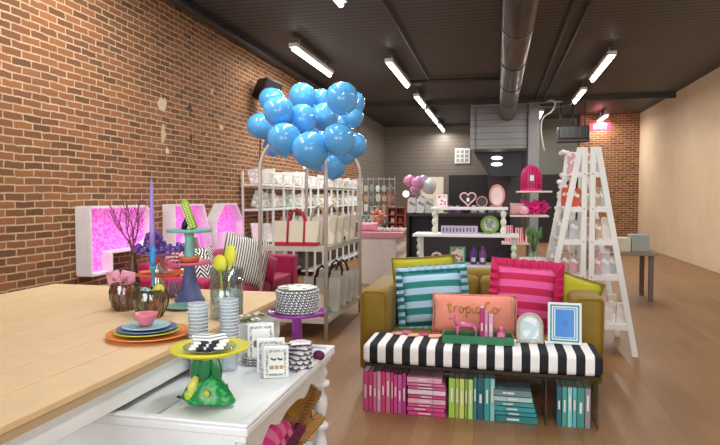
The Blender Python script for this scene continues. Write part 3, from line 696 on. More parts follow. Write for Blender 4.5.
# egg vase, wire-faceted glass
def eggvase(loc, label, eggs, r=.09):
    t = thing('glass_bowl', loc, label, 'bowl')
    prof = [(r * .55, .0), (r * .6, .003), (r * .95, .06), (r, .1), (r * .85, .14)]
    B().open_lathe(prof, n=20).build('glass', clear('#C9B8A4', .14), t, smooth=True)
    rb = B()
    for k in range(12):
        a = 2 * PI * k / 12
        for s in (.52, -.52): rb.tube([(rr * math.cos(a + s * zz / .14), rr * math.sin(a + s * zz / .14), zz) for rr, zz in prof], .0022, 5)
    for rr, zz in (prof[0], prof[4]): rb.tube([(rr * math.cos(2 * PI * k / 24), rr * math.sin(2 * PI * k / 24), zz) for k in range(24)], .003, 5, closed=True)
    rb.build('ribs', mat('#5E4A38', .3, .5), t, smooth=True)
    for k, (x, y, z, c, nm) in enumerate(eggs):
        tag(B().ball((0, 0, 0), .03, 8, (1, 1, 1.3)).build('egg', speckle(c, '#EFE6DA', 60, .85, .5), loc=(loc[0] + x, loc[1] + y, loc[2] + z), smooth=True, rot=(k * .7, k, 0)), nm, 'egg', 'speckled eggs in the glass bowls')
ev = on(151, 317, .9)
eggvase((ev.x, ev.y, WZ), 'ribbed glass bowl holding speckled eggs, behind the pink bowl',
        [(-.035, 0, .11, '#7FA79A', 'sage green speckled egg on the left of the egg bowl'), (.045, .0, .135, '#C9C63A', 'yellow speckled egg on top at the right of the egg bowl'), (-.005, .03, .09, '#8B6FB5', 'lilac speckled egg in the middle of the egg bowl'),
         (-.03, -.02, .045, '#5FA6A5', 'teal speckled egg low on the left in the egg bowl'), (.03, -.015, .065, '#D8A65A', 'ochre speckled egg low on the right in the egg bowl'), (.012, -.045, .12, '#4F8F8C', 'deep green speckled egg at the front of the egg bowl')])
e2 = on(122, 312, .9)
eggvase((e2.x - .02, e2.y + .05, WZ), 'ribbed glass bowl at the left edge of the wooden table', [(.0, 0, .05, '#B99BC4', 'lilac speckled egg in the left-hand glass bowl'), (.03, .03, .1, '#C98F6A', 'tan speckled egg in the left-hand glass bowl')], .075)

# taper candle on a glass stick
cb = on(153, 300, .9)
cb = Vector((at(153, 290, 3.0).x, 3.0, WZ))
zt = at(153, 246, 3.0).z; ztop = at(152, 179, 3.0).z; zb = at(153, 266, 3.0).z
t = thing('glass_candlestick', cb, 'tall blue glass candlestick under the purple taper', 'candlestick')
B().lathe([(.05, 0), (.05, .008), (.018, .02), (.012, .06), (.02, .075), (.011, .09), (.010, zb - WZ - .03), (.02, zb - WZ - .015), (.02, zb - WZ)], n=20).build('stick', mat('#4F8FA8', .15, coat=.6), t, smooth=True)
t = thing('taper_candle', (cb.x, cb.y, zb + .001), 'tall thin taper candle, purple above and blue below', 'candle')
B().lathe([(.014, 0), (.0155, .03), (.015, zt - zb)], n=14).build('blue_end', mat('#2E8FD8', .4), t, smooth=True)
B().lathe([(.015, zt - zb), (.0135, .2), (.0095, ztop - zb - .05), (.003, ztop - zb)], n=14).build('purple_end', mat('#9C86D6', .4), t, smooth=True)

# tower: dark blue stand, pink plate, terracotta bowl, teal stand
bs = on(190, 301, .9)
by = bs.y
def zof(py): return at(190, py, by).z
h1 = zof(261) - WZ
NAV = mat('#525C8E', .45)
t = cakestand((bs.x, by, WZ), .125, h1, mat('#CE5F7E', .4), None, 'dark blue footed cake stand with a rose plate under the teal stand', foot=1)
B().lathe([(.085, 0), (.085, .01), (.07, .03), (.042, h1 * .5), (.03, h1 * .85), (.05, h1 - .02)], n=30).build('pedestal', NAV, t, smooth=True)
tz = zof(261)
tag(B().lathe([(.03, 0), (.05, .0), (.062, .032), (.06, .036), (.054, .036), (.045, .02), (.03, .018), (.03, 0)], n=26).build('terracotta_dish', mat('#C96A45', .5), loc=(bs.x, by, tz - .0075), smooth=True), 'terracotta dish standing on the rose plate, around the teal stand foot', 'dish')
TEAL = mat('#79B8B0', .4)
h2 = zof(229) - tz
t = thing('cake_stand', (bs.x, by, tz - .0075), 'teal footed cake stand, topmost of the stacked stands', 'cake stand', 'cake stands')
B().lathe([(.03, h2 - .014), (.125, h2 - .01), (.13, h2), (.13, h2 + .007), (.125, h2 + .007), (.001, h2 + .005)], n=44).build('plate', TEAL, t, smooth=True)
B().lathe([(.028, 0), (.03, h2 * .2), (.024, h2 * .7), (.03, h2 - .01)], n=24).build('pedestal', TEAL, t, smooth=True)
topz = tz + h2
# yellow-green studded ribbon of candy on the teal stand, and black candle
t = thing('candy_bar_figure', (bs.x + .05, by - .03, topz), 'lime green studded tube leaning on the teal cake stand', 'ornament', ry=R(-22))
B().tube([(0, 0, .006), (0, 0, .16), (-.006, 0, .175)], [.024, .024, .016], 14).build('tube', mat('#8DB53A', .5), t, smooth=True)
b = B()
for k in range(11):
    for s in (-1, 0, 1): b.ball((s * .015, -.022 + abs(s) * .004, .014 + k * .014), .0055, 4)
b.build('studs', mat('#E3EFA0', .4), t, smooth=True)
t = thing('black_figurine', (bs.x - .022, by - .02, topz), 'slim black bird figurine leaning on the teal cake stand', 'figurine', ry=R(16))
B().tube([(0, 0, .0), (0, 0, .03), (.004, 0, .07), (0, 0, .105)], [.016, .018, .012, .003], 10).build('body', BLACK, t, smooth=True)
# red white striped little thing under the teal plate
for k, x in enumerate((-.075, -.05)):
    tag(B().tube([(0, 0, 0), (.0, 0, .05), (.012, 0, .07)], [.009, .01, .004], 8).build('striped_figure', stripes('#B5123C', '#E9DADA', 2, .02, .5), loc=(bs.x + x, by - .05, tz - .007), smooth=True), ('left' if k == 0 else 'right') + ' of two small red striped candles on the rose plate', 'candle', 'striped candles')
# teal green plate at its foot
q = on(193, 305, .9)
plate('teal_plate', (q.x, bs.y - .22, WZ), .10, mat('#7DB8A6', .35), 'sea green plate in front of the dark blue cake stand', None, .012)

# orange stand with rose stand, bead ring, amethyst cluster
oy = 3.42
oc = at(159, 272, oy)
oz = oc.z - WZ
t = cakestand((oc.x, oy, WZ), .155, oz, mat('#E8602A', .35), None, 'bright orange cake stand behind the candle', foot=1)
B().lathe([(.07, 0), (.07, .008), (.03, .03), (.02, oz * .6), (.04, oz - .02)], n=24).build('pedestal', mat('#B9BDBE', .2, .6), t, smooth=True)
zz0 = oc.z - .0075; hz = at(159, 252, oy).z - zz0
t = cakestand((oc.x + .01, oy, zz0), .12, hz, mat('#8E5F9A', .4), None, 'rose footed stand holding purple beads on the orange stand', foot=1)
B().lathe([(.06, 0), (.06, .006), (.045, .02), (.03, hz * .5), (.034, hz - .02)], n=24).build('pedestal', mat('#C77A80', .4), t, smooth=True)
zz1 = zz0 + hz
b = B()
for k in range(26):
    a = 2 * PI * k / 26
    b.ball(((.135 + .01 * (k % 2)) * math.cos(a), (.135 + .01 * (k % 2)) * math.sin(a), .014 + .012 * (k % 3)), .019, 5)
tag(b.build('bead_garland', mat('#5A3F9E', .3, coat=.5), loc=(oc.x + .01, oy, zz1), smooth=True), 'ring of shiny purple beads round the rose stand', 'garland')
b = B(); rs2 = random.Random(3)
for k in range(75):
    a = rs2.uniform(0, 2 * PI); e = rs2.uniform(0, PI / 2); q_ = rs2.uniform(.8, 1.05)
    p0 = Vector((.07 * q_ * math.cos(a) * math.cos(e), .07 * q_ * math.sin(a) * math.cos(e), .012 + .115 * q_ * math.sin(e)))
    b.tube([p0 * .6, p0 * .95, p0 * 1.1], [.018, .020, .006], 5)
tag(b.build('amethyst_cluster', mat('#64388E', .3, var=.45, scale=40, coat=.5), loc=(oc.x - .03, oy, zz1)), 'faceted purple crystal cluster on the beaded stand', 'ornament')
# branch spray
br = B(); rb_ = random.Random(5)
def branch(p, d, L, r, depth):
    q = p + d * L; br.tube([p, (p + q) / 2 + Vector((rb_.uniform(-1, 1), rb_.uniform(-1, 1), rb_.uniform(-1, 1))) * L * .08, q], [r, r * .8, r * .6], 5)
    if depth:
        for _ in range(3): branch(q if _ else (p + q) / 2, (d + Vector((rb_.uniform(-.7, .7), rb_.uniform(-.7, .7), rb_.uniform(-.15, .5)))).normalized(), L * rb_.uniform(.6, .8), r * .6, depth - 1)
vz = at(143, 262, 3.5)
t = thing('branch_vase', (oc.x - .17, 3.40, WZ), 'dark slim vase of bare twigs left of the purple candle', 'vase')
B().lathe([(.035, 0), (.045, .05), (.03, .14), (.016, .22), (.02, .25)], n=20).build('vase', mat('#5B3B30', .4), t, smooth=True)
for a in (-.9, -.4, .1, .5): branch(Vector((0, 0, .24)), Vector((a * .7, rb_.uniform(-.3, .3), 1)).normalized(), .15, .006, 3)
br.build('twigs', mat('#6E4452', .7), t)
# red-brown wire tree balls / glass under orange stand
b = B(); r3 = random.Random(9)
for k in range(40):
    a = r3.uniform(0, 2 * PI); x0, y0 = r3.uniform(-.06, .06), r3.uniform(-.04, .04)
    b.tube([(x0, y0, 0.0), (x0 + .03 * math.cos(a), y0 + .03 * math.sin(a), r3.uniform(.05, .1))], .003, 5)
q = on(184, 300, .9)
tag(b.build('crystal_sprigs', mat('#A88FB0', .3, var=.4, scale=60, coat=.5), loc=(q.x - .08, q.y + .1, WZ)), 'bunch of lilac and silver sprigs under the orange stand', 'ornament', kind='stuff')
# pink bow
bp = at(127, 284, 3.0)
t = thing('bow_box', (at(126, 284, 2.92).x, 2.92, WZ), 'clear gift box tied with a big rose pink bow at the left', 'gift box')
hb_ = bp.z - WZ + .015
B().box(-.06, .06, -.05, .05, 0, hb_).build('box', clear('#D8D6D6', .2), t)
PB = mat('#D98FA8', .45, sheen=.3)
bw_ = B()
for s_ in (-1, 1):
    bw_.tube([(0, -.04, hb_ + .02), (s_ * .03, -.05, hb_ + .06), (s_ * .062, -.045, hb_ + .055), (s_ * .06, -.04, hb_ + .005), (0, -.04, hb_ + .01)], [.012, .026, .027, .024, .01], 9)
    bw_.tube([(0, -.05, hb_ + .01), (s_ * .025, -.062, hb_ - .035), (s_ * .035, -.064, hb_ - .09)], [.01, .02, .017], 7)
bw_.ball((0, -.055, hb_ + .02), .02, 6)
bw_.build('bow', PB, t, smooth=True)
B().box(-.062, .062, -.052, .052, hb_ * .5, hb_ * .5 + .012).build('ribbon', PB, t)
t = thing('silver_bell', (bp.x - .02, 3.35, WZ), 'silver pepper-pot shaped ornament behind the rose bow', 'ornament')
hbb = at(125, 262, 3.35).z - WZ
B().lathe([(.05, 0), (.04, hbb * .4), (.03, hbb * .7), (.035, hbb * .8), (.01, hbb * .95), (.012, hbb)], n=20).build('body', mat('#B5B2AE', .25, .8), t, smooth=True)
B().ball((0, 0, hbb + .012), .014, 6).build('knob', mat('#C23A3A', .4), t, smooth=True)

# glass vase with lime spoons and crushed ice look
gv = on(227, 318, .9); gz = WZ
gt = at(227, 268, gv.y).z - WZ
t = thing('glass_jar', (gv.x, gv.y, gz), 'clear glass jar holding lime green spoons at the table edge', 'jar')
B().open_lathe([(.07, .002), (.08, .01), (.082, gt), (.079, gt), (.076, .012), (.001, .012)], n=32).build('glass', clear('#EAF4F6', .12), t, smooth=True)
b = B(); r4 = random.Random(2)
for k in range(90): b.ball((r4.uniform(-.05, .05), r4.uniform(-.05, .05), r4.uniform(.02, gt * .55)), .013, 3, (1, .6, 1.3))
b.build('glass_pebbles', mat('#C9D6DC', .15, var=.3, coat=.8), t)
SP = mat('#D0CE2F', .4)
for k, (x, y, ry_, sc, hh_) in enumerate([(-.008, -.02, -4, (1, .35, 1.25), at(222, 263, gv.y).z - WZ), (.006, 0, 3, (.9, .35, 1.45), at(230, 255, gv.y).z - WZ)]):
    s_ = thing('lime_spoon', (gv.x + x, gv.y + y, gz + .035), ('lower round-headed' if k == 0 else 'taller long-headed') + ' lime green spoon standing in the glass jar', 'spoon', 'lime spoons', ry=R(ry_))
    B().tube([(0, 0, 0), (0, 0, hh_ - .06)], .006, 8).build('handle', SP, s_)
    B().ball((0, 0, hh_ - .035), .036, 8, sc).build('bowl', SP, s_, smooth=True)

# ------------------------------------------------------------------ yellow stand (fish/bird base) on the white table
ys = on(214, 403, TZ); yy = ys.y + .02
yz = at(210, 347, yy).z - TZ + .01
sx_ = at(210, 352, yy).x
t = thing('cake_stand', (sx_, yy, TZ - .0105), 'bright yellow cake stand on a green ceramic bird and leaf base', 'cake stand', 'cake stands')
YL = mat('#D9D21C', .35, coat=.3)
B().lathe([(.04, yz - .02), (.11, yz - .018), (.142, yz - .004), (.146, yz + .004), (.14, yz + .006), (.11, yz - .008), (.001, yz - .008)], n=44).build('plate', YL, t, smooth=True)
B().tube([(-.03, 0, .02), (-.035, 0, .06), (-.022, 0, .11), (-.01, 0, yz - .015)], [.03, .028, .018, .02], 14).build('yellow_stem', mat('#D8D66A', .35, coat=.4), t, smooth=True)
DG = mat('#0F6A3C', .3, coat=.5)
for (x, y, a) in [(-.034, -.028, 24), (-.002, -.036, 8), (.034, -.026, -12)]:
    Mx = Matrix.Translation((x, y, yz - .062)) @ Matrix.Rotation(R(a), 4, 'Y')
    B().ball((0, 0, 0), .058, 8, (.42, .22, 1), M=Mx).build('leaf', DG, t, smooth=True)
B().tube([(-.055, -.035, .04), (-.05, -.04, .075), (-.035, -.035, .11)], [.016, .02, .01], 12).build('yellow_petal', mat('#D8D66A', .35, coat=.4), t, smooth=True)
BG = speckle('#158A48', '#49AE5C', 70, .65, .22)
b = B().lathe([(.088, .012), (.092, .022), (.078, .045), (.058, .075), (.036, .105), (.014, .125)], (.005, -.012, 0), 26, M=Matrix.Diagonal((1, .62, 1, 1)), wob=lambda a, i: .10 * math.cos(3 * a + .6))
b.prism([(.03, .05), (.075, .085), (.085, .03), (.10, .014), (.02, .014)], -.03, -.012).prism([(-.02, .03), (-.07, .075), (-.095, .03), (-.075, .014)], -.045, -.02)
b.build('bird_body', BG, t, smooth=True)
B().ball((-.06, -.04, .04), .024, 8, (1, .6, .9)).build('wing', mat('#B9CF3A', .3, coat=.4), t, smooth=True)
B().ball((.012, -.055, .055), .015, 6, (1, .5, 1)).build('yellow_dot', mat('#A9B83A', .3), t, smooth=True)
B().box(-.135, -.07, -.008, .006, .012, .02).build('beak', BLACK, t, bevel=.003)
B().lathe([(.055, .011), (.06, .016), (.045, .024)], (0, -.005, 0), 24).build('foot', mat('#0F5A34', .3, coat=.4), t, smooth=True)
yt = TZ + yz - .0185
plate('glass_plate', (sx_, yy, yt), .095, clear('#EEF3F4', .3), 'clear glass plate on the yellow cake stand', None, .01)
nap = zigzag('#2B3340', '#F1F3F5', 0, 1, .05, .5, .11, .28)
for k in range(3):
    tag(B().box(-.062, .062, -.062, .062, 0, .011).build('folded_napkin', nap, loc=(sx_ + .003 * k - .003, yy - .005, yt + .013 + k * .0115), rot=(0, 0, R(20 + 6 * k)), bevel=.004), 'black and white folded napkin on the yellow stand, ' + ('lowest', 'middle', 'top')[k] + ' of three', 'napkin', 'folded napkins')

# stacks of clear cups standing on the white table behind
def cups(px, Y, ytop, r, label_s, n=13):
    p = at(px, ytop, Y); H = p.z - (TZ - .0105); dz = (H - .1) / (n - 1)
    m = cloudy(); first = None
    for k in range(n):
        lab = 'clear plastic cup, %s, %s' % (label_s, 'topmost' if k == n - 1 else ('lowest' if k == 0 else ORDS[k] + ' from the bottom'))
        if first is None:
            first = thing('plastic_cup', (p.x, Y, TZ - .0105), lab, 'cup', 'clear cups in the ' + label_s)
            B().open_lathe([(r * .72, .001), (r * .76, .004), (r * .97, .095), (r, .1), (r * .94, .1), (r * .72, .008)], n=20).build('cup_wall', m, first, smooth=True)
            B().tube([(r * math.cos(2 * PI * i / 20), r * math.sin(2 * PI * i / 20), .098) for i in range(20)], .0018, 5, closed=True).build('cup_rim', mat('#E6EDF2', .3), first, smooth=True)
        else: copy_tree(first, (p.x, Y, TZ - .0105 + k * dz), lab)
cups(198, 2.32, 303, .043, 'left stack above yellow stand', 15)
cups(229, 2.42, 299, .042, 'right stack above yellow stand', 16)
# ------------------------------------------------------------------ gift card boxes
IVY = speckle('#EDF1F2', '#5C6B60', 55, .6)
def cardbox(bl, br_, Y, w, h, d, label, rz, big=False, z=None):
    t = thing('card_box', (bl, Y, TZ - .0105 if z is None else z), label, 'box', 'patterned card boxes', rz=rz)
    B().box(-w / 2, w / 2, 0, d, 0, h).build('box', mat('#EFF2F3', .5), t, bevel=.002)
    B().box(-w / 2 + .01, w / 2 - .01, -.0012, 0, .01, h - .01).build('border', speckle('#8E9C9A', '#DDE3E2', 160, .5), t)
    B().box(-w / 2 + .02, w / 2 - .02, -.002, -.0012, .02, h - .02).build('panel', mat('#F6F8F8', .5), t)
    b = B()
    if big:
        for i, x in enumerate((-.022, .012)): b.ball((x, -.003, h * .52), .013, 6, (1, .15, 1.3))
        b.build('print', mat('#6E7B6A', .6), t)
    else:
        b.tube([(-.022, -.003, h * .66), (-.008, -.003, h * .6), (.0, -.003, h * .64)], .0035, 5).tube([(.006, -.003, h * .66), (.018, -.003, h * .6), (.026, -.003, h * .64)], .0035, 5).build('shoe_print', mat('#26344A', .6), t)
        B().box(-.028, -.010, -.003, -.002, h * .3, h * .42).box(-.006, .010, -.003, -.002, h * .3, h * .42).box(.014, .03, -.003, -.002, h * .3, h * .42).build('tile_print', mat('#B99A6A', .6), t)
p1 = on(277, 375, TZ)
cardbox(p1.x, 0, p1.y - .01, .105, .13, .035, 'white card box with shoe print, front one of the pair', R(22))
q1 = on(268, 368, TZ)
cardbox(q1.x + .025, 0, p1.y + .06, .12, .145, .035, 'white card box half hidden behind the front shoe-print box', R(22))
cardbox(at(261, 350, p1.y + .17).x, 0, p1.y + .17, .12, .185, .035, 'taller white card box with green leaf print at the back', R(24), True)
# grey-green napkin holder / greenery behind
t = thing('snowglobe_ornament', (at(252, 340, p1.y + .3).x, p1.y + .3, TZ - .0105), 'white box topped with sprigs of greenery, behind the card boxes', 'ornament')
B().box(-.05, .05, -.04, .04, 0, .16).build('box', mat('#DDE2DF', .5), t, bevel=.003)
b = B(); r5 = random.Random(4)
for k in range(26): b.ball((r5.uniform(-.05, .05), r5.uniform(-.04, .04), .165 + r5.uniform(0, .04)), .013, 4, (1, .6, .5))
b.build('greenery', speckle('#5E7A4A', '#E6E6DA', 30, .55), t)
# low wavy stack left of the card boxes
WB = radial_zig('#F2F2F0', '#3A4358', .02, 6)
q = on(248, 366, TZ)
for k in range(3): plate('wavy_saucer', (q.x, q.y + .08, TZ - .0105 + k * .0125), .06, WB, 'small wavy patterned saucer by the card boxes, ' + ('lowest', 'middle', 'top')[k] + ' of three', 'wavy saucers', .01)
# ------------------------------------------------------------------ purple stand with plate stack, napkin-ring stack beneath
pp = on(297, 352, TZ); py_ = pp.y; pz = at(297, 312, py_).z - TZ + .008
PUR = mat('#86288F', .3, coat=.4)
t = cakestand((pp.x, py_, TZ - .0105), .142, pz + .0105, PUR, None, 'purple cake stand carrying the tall plate stack', foot=1)
hh_ = pz + .0105
B().lathe([(.06, 0), (.06, .008), (.035, .02), (.024, .05), (.024, hh_ - .02), (.03, hh_ - .015)], n=24).build('pedestal', PUR, t, smooth=True)
z = TZ - .0105 + hh_ - .0078
BOT = z; TOPZ = at(297, 287, py_).z; nP = 9; dz = (TOPZ - BOT - .012) / nP
WV = radial_zig('#F4F5F3', '#27324A', .016, 5)
pr0 = None
for k in range(nP):
    lab = 'wavy black and white plate in the stack on the purple stand, ' + ('lowest' if k == 0 else 'topmost' if k == nP - 1 else ORDS[k] + ' from the bottom')
    rr = .106
    m_ = radial_zig('#F4F5F3', '#27324A' if k % 2 else '#3A4560', .02, 9)
    o = B().lathe([(rr * .7, 0), (rr * .96, .002), (rr, .005), (rr, dz - .003), (rr * .97, dz - .001), (rr * .7, dz - .003), (.001, dz - .003)], n=40).build('wavy_plate', m_, loc=(pp.x + random.uniform(-.003, .003), py_ + .01, z + .0005), smooth=False, rot=(0, 0, k * .5)); tag(o, lab, 'plate', 'wavy plates on the purple stand')
    z += dz
tag(B().lathe([(.05, 0), (.09, .006), (.092, .012), (.06, .01), (.001, .008)], n=30, wob=lambda a, i: .06 * math.sin(6 * a)).build('flower_dish', speckle('#F1F1EC', '#7F8C7A', 50, .7), loc=(pp.x, py_ + .01, z + .001), smooth=True), 'scalloped floral dish on top of the wavy plate stack', 'dish')
q = on(300, 368, TZ)
for k in range(6):
    tag(B().lathe([(.04, 0), (.052, .008), (.054, .016), (.04, .02), (.001, .018)], n=32, wob=lambda a, i: .05 * math.sin(9 * a)).build('wavy_bowl', zigzag('#F2F2F0', '#4A4560', 0, 2, .02, .5, .03), loc=(q.x - .005, q.y + .02, TZ - .0105 + k * .0205), smooth=True, rot=(0, 0, k * .4)),
        'small wavy rimmed bowl beside the purple stand foot, ' + ('lowest' if k == 0 else 'topmost' if k == 5 else ORDS[k] + ' from the bottom'), 'bowl', 'small wavy bowls')
tag(B().ball((0, 0, .024), .024, 8, (1.2, 1, 1)).build('plum_pouch', mat('#5E1C40', .7), loc=(q.x + .035, q.y + .17, TZ - .0105), smooth=True), 'dark plum napkin ring cushion right of the small bowls', 'ornament')

# ------------------------------------------------------------------ wire arch rack with bags and balloons
RX0, RX1, RY0, RY1 = -2.47, -1.74, 6.02, 7.62
t = thing('arched_rack', ((RX0 + RX1) / 2, (RY0 + RY1) / 2, 0), 'pale metal arched display rack holding canvas bags', 'display rack')
RM = mat('#C9C4BA', .4, .2)
hw, hl = (RX1 - RX0) / 2, (RY1 - RY0) / 2; AZ = 1.78
for sy in (-1, 1):
    B().tube([(-hw, sy * hl, 0), (-hw, sy * hl, AZ)] + [(-hw * math.cos(PI * k / 14), sy * hl, AZ + hw * 1.05 * math.sin(PI * k / 14)) for k in range(1, 14)] + [(hw, sy * hl, AZ), (hw, sy * hl, 0)], .021, 10).build('arch', RM, t, smooth=True)
for z_, nm in ((.96, 'shelf'), (.2, 'shelf')):
    B().box(-hw, hw, -hl, hl, z_ - .012, z_ + .012).build(nm, RM, t, bevel=.004)
    B().box(-hw - .008, hw + .008, -hl - .01, -hl, z_ - .03, z_ + .02).box(hw, hw + .012, -hl, hl, z_ - .03, z_ + .02).build('shelf_edge', RM, t)
for s in (-1, 1): B().tube([(s * hw, -hl, 1.6), (s * hw, hl, 1.6)], .01, 6).build('side_rail', RM, t)

CANV = mat('#D9D0BC', .85, var=.08, scale=30); REDC = mat('#B01A34', .7)
def tote(loc, w, h, d, band, strap, label, rz=0, body=None, group='canvas bags on the arched rack', handle=True, z0=0):
    t = thing('tote_bag', loc, label, 'bag', group, rz=rz)
    b = B(); wt = w * 1.0
    v = [(-w / 2, -d / 2, 0), (w / 2, -d / 2, 0), (w / 2, d / 2, 0), (-w / 2, d / 2, 0), (-wt / 2 - .03, -d * .2, h), (wt / 2 + .03, -d * .2, h), (wt / 2 + .03, d * .2, h), (-wt / 2 - .03, d * .2, h)]
    b._add(v, [(0, 3, 2, 1), (0, 1, 5, 4), (1, 2, 6, 5), (2, 3, 7, 6), (3, 0, 4, 7)])
    b.build('body', body or CANV, t, bevel=.01)
    if band: B().box(-w / 2 - .004, w / 2 + .004, -d / 2 - .004, d / 2 + .004, -.0, h * .16).build('base_band', band, t, bevel=.006)
    if handle:
        for s in (-1, 1):
            yo = lambda zz: s * (d / 2 + .006 - zz / h * d * .3)
            pts = [(-w * .2, yo(.02), .02), (-w * .2, yo(h * .6), h * .6), (-w * .2, yo(h), h), (-w * .13, s * d * .15, h + .09), (0, s * d * .1, h + .13), (w * .13, s * d * .15, h + .09), (w * .2, yo(h), h), (w * .2, yo(h * .6), h * .6), (w * .2, yo(.02), .02)]
            B().tube(pts, .012, 6).build('strap', strap or REDC, t, smooth=True)
    return t
tote((-2.13, 6.24, .973), .46, .27, .16, REDC, REDC, 'cream canvas tote bag with red base and red straps on the upper rack shelf', R(4))
for k, (y, nm) in enumerate([(6.52, 'just behind the red-strapped one'), (6.82, 'in the middle of the upper shelf'), (7.12, 'second from the back of the upper shelf'), (7.42, 'at the back of the upper shelf')]):
    tote((-1.97, y, .973), .4, .30, .12, None, mat('#B8A890', .8), 'cream canvas tote bag on the rack, ' + nm, R(-6 + 3 * k), speckle('#DDD6C6', '#C3BBA4', 8, .7), handle=(k % 2 == 0))
for k, (x, y, c, nm) in enumerate([(-1.82, 6.62, '#3E9A6A', 'green'), (-1.80, 6.85, '#2F6FA8', 'blue'), (-1.82, 7.06, '#8A2A3A', 'dark red')]):
    tag(B().tube([(0, -.09, .015), (0, 0, .022), (.0, .09, .012)], [.012, .03, .014], 8).build('rolled_scarf', mat(c, .8), loc=(x, y, .985), smooth=True), nm + ' rolled scarf on the front edge of the upper rack shelf', 'scarf', 'rolled scarves on the rack')
tote((-2.06, 6.24, .213), .48, .24, .16, REDC, REDC, 'cream tote bag with red base on the lower rack shelf', R(2), handle=False)
for k, (y, nm) in enumerate([(6.52, 'nearest'), (6.84, 'second'), (7.14, 'third'), (7.42, 'farthest')]):
    tote((-1.93, y, .213), .38, .38 - .02 * (k % 2), .1, None, mat('#1C1C1E', .6), '%s of the pale bags on the lower rack shelf' % nm, R(3 * k - 4), mat('#CFCFC6', .6, var=.15, scale=8), handle=(k != 1), group='pale bags on the lower rack shelf')
for k, (x, y, c, nm) in enumerate([(-1.84, 6.45, '#5F9FB8', 'blue'), (-1.79, 6.98, '#4FA05A', 'green')]):
    tag(B().tube([(0, -.08, .015), (0, 0, .022), (.0, .08, .012)], [.012, .03, .014], 8).build('folded_cloth', mat(c, .8), loc=(x, y, .225), smooth=True), nm + ' folded cloth at the edge of the lower rack shelf', 'cloth', 'cloths on the lower rack shelf')
# balloons
BLU = mat('#58ABEA', .22, var=.04, scale=4, coat=.4)
BL = [(83, 208, 48, 'far left, middle height'), (128, 104, 46, 'upper left, behind its neighbour'), (155, 148, 55, 'left, in front'), (180, 262, 60, 'lower left, large'), (252, 90, 49, 'top, left of the middle'), (253, 180, 53, 'dead centre'),
      (330, 104, 40, 'top middle, partly hidden'), (342, 172, 50, 'right of the centre one'), (413, 97, 57, 'top right, large'), (455, 118, 44, 'top right, behind the large one'), (448, 168, 44, 'right edge, upper'), (285, 305, 66, 'bottom middle, largest'),
      (402, 262, 58, 'right, low and in front'), (335, 268, 44, 'low middle, right of the arch tube'), (458, 285, 46, 'right edge, lower'), (376, 370, 46, 'lowest of all'), (135, 292, 36, 'lower left, mostly hidden'), (408, 205, 42, 'right, behind two others'), (345, 320, 40, 'low, behind the lowest pair'), (215, 235, 38, 'left of centre, deep in the cluster'), (300, 235, 44, 'centre, deep in the cluster'), (385, 160, 42, 'right of centre, deep in the cluster'), (200, 155, 40, 'between the two left front ones, deep inside'), (295, 145, 40, 'upper middle, deep in the cluster'), (310, 350, 36, 'bottom middle, behind the largest'), (425, 320, 40, 'lower right, behind its neighbours')]
bal = thing('blue_balloon', (0, 0, 0), '', 'balloon', 'blue balloons tied to the rack arches')
B().lathe([(.001, -1), (.03, -1.16), (.06, -1.15), (.03, -1.06), (.12, -1.02), (.45, -.86), (.75, -.6), (.94, -.25), (1, .08), (.96, .38), (.82, .64), (.58, .85), (.3, .96), (.001, 1.0)], n=28).build('skin', BLU, bal, smooth=True)
for k, (x, y, r, nm) in enumerate(BL):
    px, pyy = 240 + x / 4.046, 75 + y / 4.046; rp = r / 4.046
    Yb = max(5.75, min(6.9, .1285 * 620 / rp)); c = at(px, pyy, Yb); rad = rp / 600 * Yb * 1.2
    o = bal if k == 0 else copy_tree(bal, c, '')
    o.location = c; o['label'] = 'round blue balloon in the cluster, ' + nm; o.scale = (rad, rad, rad); o.rotation_euler = (random.uniform(-.4, .4), random.uniform(-.5, .5), 0)

# ------------------------------------------------------------------ white shelving along the brick wall
SY0, SY1 = 9.15, 16.6; SX0, SX1 = XL + .03, -3.73
t = thing('white_shelving', ((SX0 + SX1) / 2, SY0, 0), 'long white open shelving along the brick wall', 'shelving')
hx = (SX1 - SX0) / 2; LEN = SY1 - SY0
SHZ = [.12, .70, 1.30, 1.71]
for z_ in SHZ: B().box(-hx, hx, 0, LEN, z_ - .025, z_ + .012).build('shelf', WHITE, t, bevel=.004)
for k in range(15):
    y_ = k * LEN / 14
    B().box(hx - .025, hx + .012, y_ - .016, y_ + .016, 0, 1.93).build('post', WHITE, t)
    if k % 2 == 0: B().box(-hx, -hx + .03, y_ - .016, y_ + .016, 0, 1.93).build('back_post', WHITE, t)
B().box(hx - .02, hx + .01, 0, LEN, 1.90, 1.93).build('top_rail', WHITE, t)
cols = ['#E6E2DA', '#D8D4C8', '#F0EEEA', '#CFC9BA', '#DCDDDA', '#C9B79A', '#B9C9B0', '#D9C7CF']
k = 0; rk = random.Random(11)
sh_names = {1.71: 'top', 1.30: 'second', .70: 'third', .12: 'bottom'}
for z_ in SHZ[::-1]:
    y_ = SY0 + .14; i = 0
    while y_ < SY1 - .1:
        h = rk.uniform(.2, .3) if z_ > 1 else rk.uniform(.25, .42); w = rk.uniform(.18, .25)
        c = cols[rk.randrange(8)] if z_ > .9 else ['#E8E4DE', '#DCA8B4', '#C9C6BE', '#EDE9E4'][rk.randrange(4)]
        o = B().box(-.015, .015, -w / 2, w / 2, 0, h).box(.015, .018, -w * .3, w * .3, h * .3, h * .7).build('gift_packet', speckle(c, '#F4F2EE', 20, .6), loc=(-3.86 + rk.uniform(-.03, .03), y_, z_ + .03), rot=(R(rk.uniform(-16, 16)), R(-16), R(-48 + rk.uniform(-28, 28))), bevel=.004)
        tag(o, 'pale packet on the %s shelf by the brick wall, %s from the near end' % (sh_names[z_], ORDS[min(i, 29)]), 'packet', 'pale packets on the wall shelving'); i += 1
        y_ += rk.uniform(.25, .34) if z_ > 1 else rk.uniform(.3, .42)

